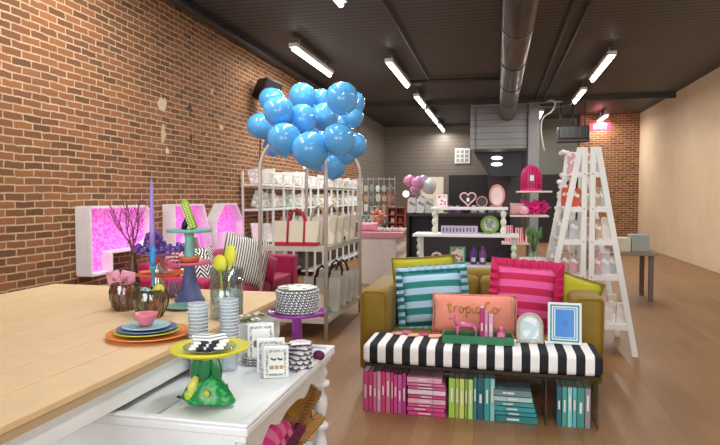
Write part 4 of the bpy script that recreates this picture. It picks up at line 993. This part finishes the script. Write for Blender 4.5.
t = thing('low_shelving', (-3.5, 10.9, 0), 'low white slatted shelving standing before the tall shelves by the brick wall', 'shelving')
for z_ in (.1, .5, .9): B().box(-.14, .14, 0, 5.4, z_ - .02, z_).build('shelf', WHITE, t)
for k in range(11): B().box(.11, .145, k * .536, k * .536 + .035, 0, .92).build('post', WHITE, t)
B().box(-.15, -.14, 0, 5.4, 0, .9).build('back', mat('#4A3F38', .7), t)
for k in range(10):
    h = rk.uniform(.2, .34); tag(B().box(-.09, .07, -.1, .1, 0, h).build('dark_basket', mat(['#3A302A', '#5A4636', '#2E2A28', '#6B5240'][k % 4], .8, bump=.4), loc=(-3.52, 11.2 + k * .5, .502), bevel=.01), 'dark basket on the low white shelving, %s from the near end' % ORDS[k], 'basket', 'baskets on the low shelving')

# ------------------------------------------------------------------ pink-topped counter
t = thing('shop_counter', (-1.95, 11.15, 0), 'white counter with a pink top and an open shelf end', 'counter')
B().box(-.38, .24, -1, 1, 0, .8).build('body', mat('#F1ECE4', .5), t)
B().box(.24, .26, -1, -.8, 0, .8).box(.24, .26, .8, 1, 0, .8).build('side_frame', WHITE, t)
B().box(-.42, .40, -1.05, 1.05, .8, .9).build('top', mat('#DB9AA8', .5), t, bevel=.01)
for z_ in (.12, .34, .56): B().box(.24, .38, -.95, .95, z_, z_ + .03).build('side_shelf', WHITE, t)
cz = .902
def loc_on(px, Y, z): 
    p = at(px, 200, Y); return (p.x, Y, z)
t = thing('wooden_cubby', loc_on(397, 10.7, cz), 'small dark copper wooden cubby house on the pink counter', 'cubby')
CW = mat('#8A4A30', .6, var=.2)
B().box(-.16, .16, .1, .12, 0, .42).box(-.16, -.14, -.1, .1, 0, .42).box(.14, .16, -.1, .1, 0, .42).box(-.01, .01, -.1, .1, 0, .42).box(-.14, .14, -.1, .1, 0, .02).box(-.14, .14, -.1, .1, .13, .15).box(-.14, .14, -.1, .1, .27, .29).box(-.16, .16, -.1, .1, .40, .42).build('case', CW, t)
for k in range(5): B().box(-.1 + (k % 2) * .14, -.04 + (k % 2) * .14, -.06, 0, .021 + (k // 2) * .13, .09 + (k // 2) * .13).build('trinket', mat(['#D9A08A', '#C96A5A', '#E3C3B0', '#B5524A', '#D98A9A'][k], .5), t)
t = thing('copper_candle_tree', loc_on(391, 11.0, cz), 'copper candle holder with tall thin posts on the pink counter', 'candle holder')
COP = mat('#B86A48', .35, .6)
for k, (x, h) in enumerate([(-.06, .72), (.0, .8), (.07, .66)]):
    B().tube([(x, 0, 0), (x, 0, h)], .012, 8).build('post', COP, t)
B().box(-.12, .12, -.06, .06, 0, .02).build('base', COP, t)
b = B(); r6 = random.Random(6)
for k in range(30): b.ball((r6.uniform(-.12, .12), r6.uniform(-.08, .08), r6.uniform(.05, .36)), .04, 4, (1, 1, .6))
tag(b.build('coral_flowers', mat('#D98A6E', .7), loc=loc_on(379, 10.6, cz)), 'loose bunch of coral flowers on the pink counter', 'flowers')
b = B(); 
for k in range(22): b.ball((-.3 + k * .028, .03 * math.sin(k * 1.3), .035 + .01 * math.sin(k * 2)), .035, 5)
tag(b.build('flower_garland', mat('#D9CFC0', .8, var=.2), loc=loc_on(393, 10.3, cz), smooth=True), 'white flower garland along the front of the pink counter', 'garland')
tag(B().pad(.34, .16, .14, 8).build('pink_pouch', mat('#E39AB0', .7), loc=loc_on(369, 10.3, cz), smooth=True), 'soft pink pouch at the left end of the counter', 'pouch')
tag(B().tube([(0, 0, 0), (0, 0, .1), (.02, 0, .16)], [.06, .05, .02], 10).build('dark_bottle', mat('#2B3A34', .4), loc=loc_on(384, 10.45, cz), smooth=True), 'dark green squat bottle on the pink counter', 'bottle')
# grid rack with cards
gy = 13.0
t = thing('wire_grid_rack', (at(376, 200, gy).x, gy, 0), 'metal grid rack of greeting cards behind the pink counter', 'display rack')
b = B()
for k in range(8): b.tube([(-.42 + k * .12, 0, 0), (-.42 + k * .12, 0, 1.95)], .008, 6)
for k in range(9): b.tube([(-.42, 0, .3 + k * .2), (.42, 0, .3 + k * .2)], .008, 6)
b.build('grid', mat('#A9ADA8', .4, .5), t)
rk2 = random.Random(8)
for i in range(5):
    for j in range(6):
        B().box(-.4 + j * .135, -.32 + j * .135 + .02 * (i % 2), -.03, -.01, .75 + i * .22, .88 + i * .22 + .03 * ((i + j) % 3 == 0)).build('card', mat(['#6F8A84', '#A8A498', '#8C9AA0', '#9A846E', '#5F7674', '#C2BFB6'][rk2.randrange(6)], .6), t)
# dark back shelf between counter and display
BSY = 9.4
a_, c_ = at(408, 215, BSY), at(512, 215, BSY)
t = thing('dark_back_shelf', ((a_.x + c_.x) / 2, BSY, 0), 'long dark shelf unit behind the white bobbin shelf', 'shelving')
hw_ = (c_.x - a_.x) / 2; zt_ = at(450, 213, BSY).z
DK = mat('#1F1B1C', .5)
B().box(-hw_, hw_, -.18, .18, zt_ - .05, zt_).build('top', DK, t)
B().box(-hw_, hw_, .16, .2, 0, zt_ - .05).build('back', mat('#3B3638', .6), t)
B().box(-hw_, -hw_ + .04, -.18, .16, 0, zt_ - .05).build('side', DK, t); B().box(hw_ - .04, hw_, -.18, .16, 0, zt_ - .05).build('side', DK, t)
B().box(-hw_ + .04, hw_ - .04, -.18, .16, .5, .54).build('shelf', DK, t)
def deco(name, mb, px, Y, z, m, label, cat, group=None, smooth=False, bevel=0, rz=0):
    p = at(px, 200, Y); return tag(mb.build(name, m, loc=(p.x, Y, z), smooth=smooth, bevel=bevel, rot=(0, 0, rz)), label, cat, group)
for k, (px, c, h, nm) in enumerate([(412, '#D9DAD8', .24, 'white and grey patterned'), (421, '#E3E2DE', .26, 'white striped'), (429, '#CFD2CC', .23, 'pale grey')]):
    deco('gift_bag', B().prism([(-.07, 0), (.07, 0), (.06, h), (-.06, h)], -.04, .04), px, BSY - .03, zt_ + .001, speckle(c, '#7E857E', 24, .72), nm + ' paper gift bag on the dark back shelf', 'gift bag', 'gift bags on the dark shelf')
for k, (px, c, nm) in enumerate([(451, '#7A4F86', 'plum'), (458, '#9A6A9E', 'lilac'), (466, '#2F3A38', 'black'), (474, '#D9C9CF', 'pale pink'), (482, '#E9E4E0', 'white'), (492, '#8A8F98', 'grey'), (500, '#C7A0B0', 'dusty pink')]):
    deco('small_jar', B().lathe([(.05, 0), (.055, .06), (.03, .1), (.032, .12)], n=16), px, BSY, zt_ + .001, mat(c, .4), nm + ' little jar in the row on the dark back shelf', 'jar', 'little jars on the dark shelf', True)
# balloons pink, lavender, white
for k, (px, py, r, c, nm, yb) in enumerate([(409.5, 181, 6, '#D98AAE', 'pink', 11), (418, 183, 6.5, '#D48FC0', 'orchid pink', 10.8), (423, 180, 5, '#A99AC8', 'lavender', 11), (429, 187, 7.5, '#C9D2D4', 'white', 10.9), (415, 190, 5, '#C9A0CC', 'lilac', 11.2)]):
    c0 = at(px, py, yb); rad = r / 600 * yb
    o = copy_tree(bal, c0, nm + ' balloon of the small bunch above the counter'); o['group'] = 'pastel balloons'; o.scale = (rad,) * 3
    nm_ = mat(c, .3, coat=.5); ch = o.children[0]; ch.data = ch.data.copy(); ch.data.materials[0] = nm_
    o.name = 'pastel_balloon'
t = thing('balloon_stand', (at(419, 200, 11.05).x, 11.35, 0), 'slim white stand carrying the pastel balloons', 'stand')
B().tube([(0, 0, 0), (0, 0, 1.62)], .012, 8).lathe([(.14, 0), (.14, .02), (.02, .03)], n=20).build('pole', WHITE, t)
p = at(406, 194, 10.6)
t = thing('globe_table_lamp', (p.x, 10.6, cz), 'white glowing globe lamp on the pink counter', 'lamp')
B().ball((0, 0, p.z - cz), .06, 8).build('globe', mat('#FFF3E6', .5, emit=1.2), t, smooth=True)
B().tube([(0, 0, 0), (0, 0, p.z - cz - .06)], .012, 8).lathe([(.05, 0), (.05, .01), (.01, .015)], n=16).build('stem', COP, t)
# pale board leaning at the back and dark frame
p = at(432, 188, 17)
t = thing('pale_board', (p.x, 17, 0), 'pale cream board standing behind the white balloon', 'board')
B().box(-.32, .32, -.02, .02, 0, at(432, 177, 17).z).build('panel', mat('#D8D4C0', .7), t)

# ------------------------------------------------------------------ white bobbin shelf
DY = 6.75
tz1, tz2, tz3 = at(470, 207, DY).z, at(470, 233.5, DY).z, at(470, 264, DY).z
xa, xb, xc, xd = at(432, 200, DY).x, at(508, 200, DY).x, at(415, 200, DY).x, at(519, 200, DY).x
cx_ = (xc + xd) / 2
t = thing('bobbin_shelf', (cx_, DY, 0), 'white tiered display shelf with bobbin-turned columns', 'shelving')
B().box(xa - cx_, xb - cx_, -.15, .15, tz1 - .03, tz1).build('shelf', WHITE, t, bevel=.005)
B().box(xc - cx_, xd - cx_, -.2, .2, tz2 - .03, tz2).build('shelf', WHITE, t, bevel=.005)
B().box(xc - cx_, xd - cx_, -.2, .2, tz3 - .03, tz3).build('shelf', WHITE, t, bevel=.005)
B().box(xc - cx_, xd - cx_, -.2, .2, .05, .1).build('shelf', WHITE, t, bevel=.005)
def bob(px, z0, z1, n, r=.033):
    b = B(); x = at(px, 200, DY).x - cx_; d = (z1 - z0) / n
    for yy_ in (-.12,): 
        pr = []
        for k in range(n):
            for j in range(6): pr.append((r * (.45 + .55 * math.sin(PI * (j + .5) / 6)), z0 + d * (k + (j + .5) / 6)))
        b.lathe(pr, (x, yy_, 0), 16)
    return b.build('column', mat('#DDE3D4', .4), t, smooth=True)
for px in (436, 503.5): bob(px, tz2, tz1 - .03, 3); 
for px in (421, 514): bob(px, tz3, tz2 - .03, 4); bob(px, .1, tz3 - .03, 8)
for px in (436, 503.5):
    x = at(px, 200, DY).x - cx_; B().box(x - .012, x + .012, .1, .13, tz2, tz1 - .03).build('rear_post', WHITE, t)
for px in (421, 514):
    x = at(px, 200, DY).x - cx_; B().box(x - .012, x + .012, .14, .17, 0, tz2 - .03).build('rear_post', WHITE, t)
def dthing(name, px, z, label, cat, group=None, dy=0, rz=0, rx=0): return thing(name, (at(px, 200, DY + dy).x, DY + dy, z), label, cat, group, rz=rz, rx=rx)
# top tier
t = dthing('picture_frame', 442, tz1 + .001, 'small framed red floral picture on the top tier', 'picture frame', rx=R(-8), rz=R(8))
B().box(-.06, .06, -.008, .008, 0, .14).build('frame', mat('#EBD9DC', .5), t, bevel=.003); B().box(-.042, .042, -.01, -.008, .02, .12).build('picture', speckle('#F0E2E0', '#C43A5E', 55, .6), t)
t = dthing('heart_wreath', 468, tz1 + .001, 'heart-shaped pink wreath on dark card on the top tier', 'wreath')
hp = [(.0, .01)] + [(.085 * math.sin(a) ** 3 * 1.0, .095 + .005 * (13 * math.cos(a) - 5 * math.cos(2 * a) - 2 * math.cos(3 * a) - math.cos(4 * a))) for a in [PI - k * 2 * PI / 30 for k in range(1, 30)]]
B().prism([(a * .85, .012 + b_ * .9) for a, b_ in hp], -.004, .004).build('card', BLACK, t)
B().tube([(a, 0, b_) for a, b_ in hp], .009, 8, closed=True).build('border', mat('#E0A9B4', .7), t, smooth=True)
B().box(-.015, .015, -.007, -.004, .06, .1).build('tag', WHITE, t)
t = dthing('round_box', 482, tz1 + .001, 'small round black box with a pink rim on the top tier', 'box')
B().tube([(0, -.02, .055), (0, .02, .055)], .055, 20).build('box', mat('#1C1C1E', .4), t); B().tube([(.056 * math.cos(2 * PI * k / 24), -.02, .058 + .056 * math.sin(2 * PI * k / 24)) for k in range(24)], .006, 6, closed=True).build('rim', mat('#C98A98', .5), t)
t = dthing('oval_mirror', 497, tz1 + .001, 'oval mirror in a rose pink frame on the top tier', 'mirror', rx=R(-6))
hm = at(497, 184, DY).z - tz1
B().tube([(.075 * math.cos(a), 0, hm / 2 + (hm / 2 - .015) * math.sin(a)) for a in [2 * PI * k / 28 for k in range(28)]], .012, 8, closed=True).build('frame', mat('#D8848C', .4), t, smooth=True)
B().prism([(.072 * math.cos(2 * PI * k / 28), hm / 2 + (hm / 2 - .02) * math.sin(2 * PI * k / 28)) for k in range(28)], -.003, .003).build('glass', mat('#EFDCD4', .15, .2, var=.15, scale=6), t)
# second tier
t = dthing('word_sign', 459.5, tz2 + .001, 'long lavender block sign with pale letters on the middle tier', 'sign', dy=-.05)
B().box(-.2, .2, -.02, .02, 0, .085).build('block', mat('#C6B4D2', .5), t)
b = B()
for k in range(10): b.box(-.18 + k * .037, -.165 + k * .037, -.023, -.02, .02, .065); 
for k in (1, 4, 7): b.box(-.18 + k * .037, -.155 + k * .037, -.023, -.02, .04, .047)
b.build('lettering', mat('#5B4A78', .5), t)
t = dthing('round_clock', 490, tz2 + .001, 'round green plate-like clock on the middle tier', 'clock', dy=-.02, rx=R(-5))
B().tube([(0, -.01, .1), (0, .01, .1)], .1, 30).build('rim', mat('#7A9A3A', .5), t); B().tube([(0, -.014, .1), (0, -.01, .1)], .07, 26).build('face', speckle('#C9D2B0', '#7A9A6A', 50, .5), t); B().tube([(0, -.016, .1), (0, -.013, .1)], .03, 20).build('center', mat('#9A8AB0', .5), t)
# third tier
t = dthing('arch_wreath', 437, tz3 + .001, 'pink and white candy-striped arch on the lower tier', 'wreath', dy=-.05)
B().tube([(.055 * math.cos(a), 0, .06 + .06 * math.sin(a)) for a in [-.9 + k * .25 for k in range(18)]], .014, 8).build('arch', stripes('#E9B4C0', '#F5EFEA', 2, .03), t, smooth=True)
t = dthing('picture_frame', 458, tz3 + .001, 'small floral picture in a sea green frame on the lower tier', 'picture frame', rx=R(-6))
B().box(-.085, .085, -.008, .008, 0, .19).build('frame', mat('#5FB08A', .5), t, bevel=.003); B().box(-.065, .065, -.011, -.008, .02, .17).build('picture', speckle('#DCE8DC', '#CF5A7A', 40, .6), t)
for k, (px, c, nm) in enumerate([(474, '#5A3FA0', 'deep purple'), (483, '#8E4FA8', 'orchid purple')]):
    t = dthing('gift_bottle', px, tz3 + .001, nm + ' bottle with a white label on the lower tier', 'bottle', 'purple bottles on the lower tier')
    B().lathe([(.034, 0), (.038, .01), (.038, .13), (.016, .17), (.016, .2)], n=18).build('bottle', mat(c, .3), t, smooth=True); B().box(-.022, .022, -.041, -.036, .03, .075).build('label', WHITE, t)
t = dthing('wheel_clock', 498, tz3 + .001, 'black wire wheel-shaped ornament on the lower tier', 'ornament', dy=-.05)
b = B().tube([(.085 * math.cos(2 * PI * k / 26), 0, .09 + .085 * math.sin(2 * PI * k / 26)) for k in range(26)], .007, 6, closed=True)
for k in range(4): a = k * PI / 4; b.tube([(.08 * math.cos(a), 0, .09 + .08 * math.sin(a)), (-.08 * math.cos(a), 0, .09 - .08 * math.sin(a))], .003, 5)
b.build('wheel', BLACK, t, smooth=True)

# ------------------------------------------------------------------ pink tiered display
QY = 8.2
za, zb_, zc = at(533, 191, QY).z, at(530, 215, QY).z, at(517, 242, QY).z
x0_ = at(531, 200, QY).x
t = thing('tiered_stand', (x0_, QY, 0), 'white three-tier stand of pink gifts behind the sofa', 'display stand')
for (p0, p1, z_) in ((516, 551, za), (510, 548, zb_), (502, 535, zc)):
    a, b_ = at(p0, 200, QY).x - x0_, at(p1, 200, QY).x - x0_
    B().box(a, b_, -.2, .2, z_ - .022, z_).build('tier', mat('#E8D9D6', .5), t, bevel=.004)
B().tube([(-.03, .1, 0), (-.03, .1, za - .02)], .022, 10).build('post', mat('#8A8588', .5), t)
B().lathe([(.2, 0), (.2, .02), (.03, .04)], (-.03, .1, 0), 24).build('base', mat('#8A8588', .5), t)
HP = mat('#E0207E', .5)
t = thing('birdcage', (x0_ + .0, QY, za + .001), 'hot pink domed birdcage on the top tier of the pink display', 'birdcage')
hc = at(533, 165, QY).z - za; rc = .135
B().lathe([(rc, 0), (rc, .02), (rc * .96, .03)], n=28).build('base', HP, t)
b = B()
for k in range(22):
    a = 2 * PI * k / 22
    b.tube([(rc * .95 * math.cos(a), rc * .95 * math.sin(a), .02), (rc * .95 * math.cos(a), rc * .95 * math.sin(a), hc * .55)] + [(rc * .95 * math.cos(f) * math.cos(a), rc * .95 * math.cos(f) * math.sin(a), hc * .55 + hc * .42 * math.sin(f)) for f in (.4, .8, 1.2, 1.5)], .0085, 5)
for z_ in (.1, .18): b.tube([(rc * .96 * math.cos(2 * PI * k / 28), rc * .96 * math.sin(2 * PI * k / 28), z_) for k in range(28)], .006, 5, closed=True)
b.build('bars', HP, t, smooth=True)
B().tube([(-.02, 0, hc * .97), (0, 0, hc * 1.04), (.02, 0, hc * .97)], .005, 6).build('handle', HP, t); B().box(-.025, .025, -rc - .004, -rc, .13, .2).build('tag', WHITE, t)
b = B(); r7 = random.Random(12)
for k in range(60):
    a = r7.uniform(0, 2 * PI); p0 = Vector((r7.uniform(-.12, .14), r7.uniform(-.08, .08), r7.uniform(.0, .1)))
    b.tube([p0, p0 + Vector((.05 * math.cos(a), -.02, .05 + .04 * math.sin(a))), p0 + Vector((.09 * math.cos(a), -.03, .06 + .06 * math.sin(a)))], [.012, .016, .004], 6)
tag(b.build('feather_boa', mat('#E3288A', .8), loc=(x0_ + .04, QY - .02, zb_ + .008), smooth=True), 'heap of hot pink feather boa on the middle tier', 'feather boa')
tag(B().pad(.2, .16, .12, 8).build('pale_pouch', mat('#D9A8A8', .7), loc=(x0_ - .17, QY - .05, zb_ + .0), smooth=True), 'dusty pink pouch left of the feather boa', 'pouch')
tag(B().ball((0, 0, .06), .06, 8, (1, 1, 1)).build('pink_pompom', mat('#F0B4C6', .8, bump=.5), loc=(x0_ - .09, QY - .1, zb_ + .001), smooth=True), 'pale pink pompom at the front of the middle tier', 'pompom')
for k, x in enumerate((-.28, -.15, -.02)):
    h = .22 - .03 * k
    tag(B().prism([(-.055, 0), (.055, 0), (.05, h), (-.05, h)], -.04, .04).build('striped_bag', stripes('#E83A66', '#F7D9DF', 0, .03), loc=(x0_ + x, QY - .03, zc + .001)), 'pink striped party bag on the lowest tier, ' + ('left', 'middle', 'right')[k] + ' one', 'gift bag', 'striped party bags')
# glass vase with greenery (stands on a small side table behind the sofa)
vx = at(534, 230, 6.2)
t = thing('plant_stand', (vx.x, 6.2, 0), 'slim white plant stand behind the mustard sofa', 'plant stand')
vz0 = at(534, 258, 6.2).z
B().lathe([(.13, vz0 - .025), (.14, vz0 - .02), (.14, vz0)], n=28).build('top', WHITE, t); B().tube([(0, 0, 0), (0, 0, vz0 - .02)], .02, 10).lathe([(.12, 0), (.12, .02), (.02, .03)], n=24).build('post', WHITE, t)
t = thing('glass_vase', (vx.x, 6.2, vz0 + .001), 'clear glass vase of upright green stems', 'vase')
B().open_lathe([(.03, .002), (.04, .01), (.045, .1), (.055, .17)], n=22).build('glass', clear('#E2EEEA', .15), t, smooth=True)
b = B(); r8 = random.Random(3)
for k in range(16):
    a = r8.uniform(0, 2 * PI); L = r8.uniform(.22, .33); dx, dy_ = .08 * math.cos(a), .08 * math.sin(a)
    b.tube([(0, 0, .02), (dx * .3, dy_ * .3, L * .5), (dx, dy_, L)], [.003, .004, .002], 5); b.ball((dx * .8, dy_ * .8, L * .85), .02, 4, (.8, .8, 2.2))
b.build('greenery', mat('#4F7A3C', .6, var=.3), t, smooth=True)

# ------------------------------------------------------------------ white A-frame ladder shelves
LYA, LYB = 6.0, 6.85
xm = at(588.5, 200, LYA).x
t = thing('ladder_shelf', (xm, LYA, 0), 'pair of tall white ladder shelves standing back to back', 'shelving')
TOPH = at(588, 147, LYA).z
zs = [at(588, y, LYA).z for y in (174, 209, 242, 277)] + [.28]
SPL = .215   # half spread at the foot beyond the posts
def sx_at(z): return .045 + (SPL + .10) * (1 - z / TOPH)
for yy_, nm in ((0, 'near'), (LYB - LYA, 'far')):
    for s in (-1, 1):
        B().box(s * .012, s * .062, yy_, yy_ + .025, 0, TOPH) if False else None
        m0 = B(); a, c = (.012, .062) if s > 0 else (-.062, -.012)
        m0.box(a, c, yy_, yy_ + .028, 0, TOPH).build('upright', WHITE, t, bevel=.004)
        wtop = .055; xt = .05; xbm = .05 + .36
        m1 = B().prism([(s * xt, TOPH), (s * (xt + wtop), TOPH), (s * (xbm + wtop), 0), (s * xbm, 0)], yy_, yy_ + .028, 'y'); m1.build('slanted_leg', WHITE, t, bevel=.004)
        for z_ in zs:
            xs = xt + (xbm - xt) * (1 - z_ / TOPH)
            x_0, x_1 = (.05, xs + .02) if s > 0 else (-xs - .02, -.05)
            r_ = B().box(x_0, x_1, yy_ + .004, yy_ + .024, z_ - .03, z_ + .02).build('rung', WHITE, t)
            if yy_ == 0: B().tube([(s * .037, -.004, z_), (s * .037, .0, z_)], .006, 8).build('screw', mat('#55585A', .3, .6), r_)
for s in (-1, 1):
    for z_ in zs:
        xs = .05 + .36 * (1 - z_ / TOPH)
        x_0, x_1 = (.02, xs + .03) if s > 0 else (-xs - .03, -.02)
        B().box(x_0, x_1, .03, LYB - LYA, z_ + .0, z_ + .018).build('shelf', WHITE, t)
# goods on it
gcol = [('#E8E2DA', 'cream'), ('#D9A7B0', 'dusty pink'), ('#C9C3CF', 'lavender grey'), ('#B9BEC2', 'grey'), ('#DCD7C8', 'ivory'), ('#C4A58A', 'tan')]
tiers = ['top', 'second', 'third', 'fourth', 'lowest']; r9 = random.Random(21)
for s, sn in ((-1, 'left'), (1, 'right')):
    for i, z_ in enumerate(zs):
        xs = .05 + .36 * (1 - z_ / TOPH); n = 1 + (i > 0) + (i > 2)
        for rr_ in range(2):
            for k in range(n):
                x = s * (.06 + (xs - .05) * (k + .6) / n); c, cn_ = gcol[r9.randrange(6)]; h = r9.uniform(.13, .22)
                if i == 1 and s < 0: c, cn_ = '#D9573A', 'orange red'
                y_ = LYA + .12 + rr_ * .4 + r9.uniform(0, .12)
                tag(B().prism([(-.045, 0), (.045, 0), (.04, h), (-.04, h)], -.025, .025).box(-.03, .03, -.028, -.025, h * .3, h * .75).build('gift_pack', speckle(c, '#F2EFEA', 30, .7), loc=(xm + x, y_, z_ + .0195), rot=(0, 0, r9.uniform(-.4, .4))),
                    '%s gift pack in the %s ladder, %s shelf, %s row, %s' % (cn_, sn, tiers[i], ('front', 'rear')[rr_], ('by the upright', 'next outward', 'outermost')[k]), 'gift pack', 'gift packs on the ladder shelves')
# white flower strands at the left rear of the ladders
b = B(); r10 = random.Random(31)
q0, q1 = at(567, 152, 7.2), at(548, 250, 7.2)
tt = thing('flower_strand', (q1.x, 7.2, 0), 'tall white frame of silk blossoms just left of the ladder shelves', 'flower display')
B().tube([(0, 0, 0), (q0.x - q1.x, 0, q0.z)], .02, 8).tube([(.22, 0, 0), (q0.x - q1.x + .05, 0, q0.z)], .02, 8).build('frame', WHITE, tt)
for k in range(70):
    f = r10.uniform(.45, 1); x = (q0.x - q1.x) * f + r10.uniform(-.06, .10); b.ball((x, r10.uniform(-.06, .06), q0.z * f), .035, 4, (1, 1, .8))
b.build('blossoms', mat('#E3DFDD', .8), tt, smooth=True)
for (px, py, nm) in ((545, 205, 'upper'), (542, 213, 'lower')):
    q = at(px, py, 7.15); 
t = thing('low_display_table', (1.55, 9.6, 0), 'low grey-brown display table in the rear right behind the ladder shelves', 'table')
B().box(-.7, .7, -.35, .35, .66, .7).build('top', mat('#8F7C6C', .6), t, bevel=.005)
for sx in (-.62, .62):
    for sy in (-.28, .28): B().box(sx - .03, sx + .03, sy - .03, sy + .03, 0, .66).build('leg', mat('#6E5F54', .6), t)
for k, (x, c, nm) in enumerate([(-.45, '#C9A7AE', 'dusty pink'), (-.1, '#BDBBB6', 'grey'), (.25, '#D8CDB8', 'cream'), (.5, '#9FA8A0', 'sage')]):
    tag(B().box(-.12, .12, -.15, .15, 0, .2 + .05 * (k % 2)).build('storage_box', mat(c, .6), loc=(1.55 + x, 9.6, .701), bevel=.006), nm + ' box on the low display table at the rear right', 'box', 'boxes on the display table')
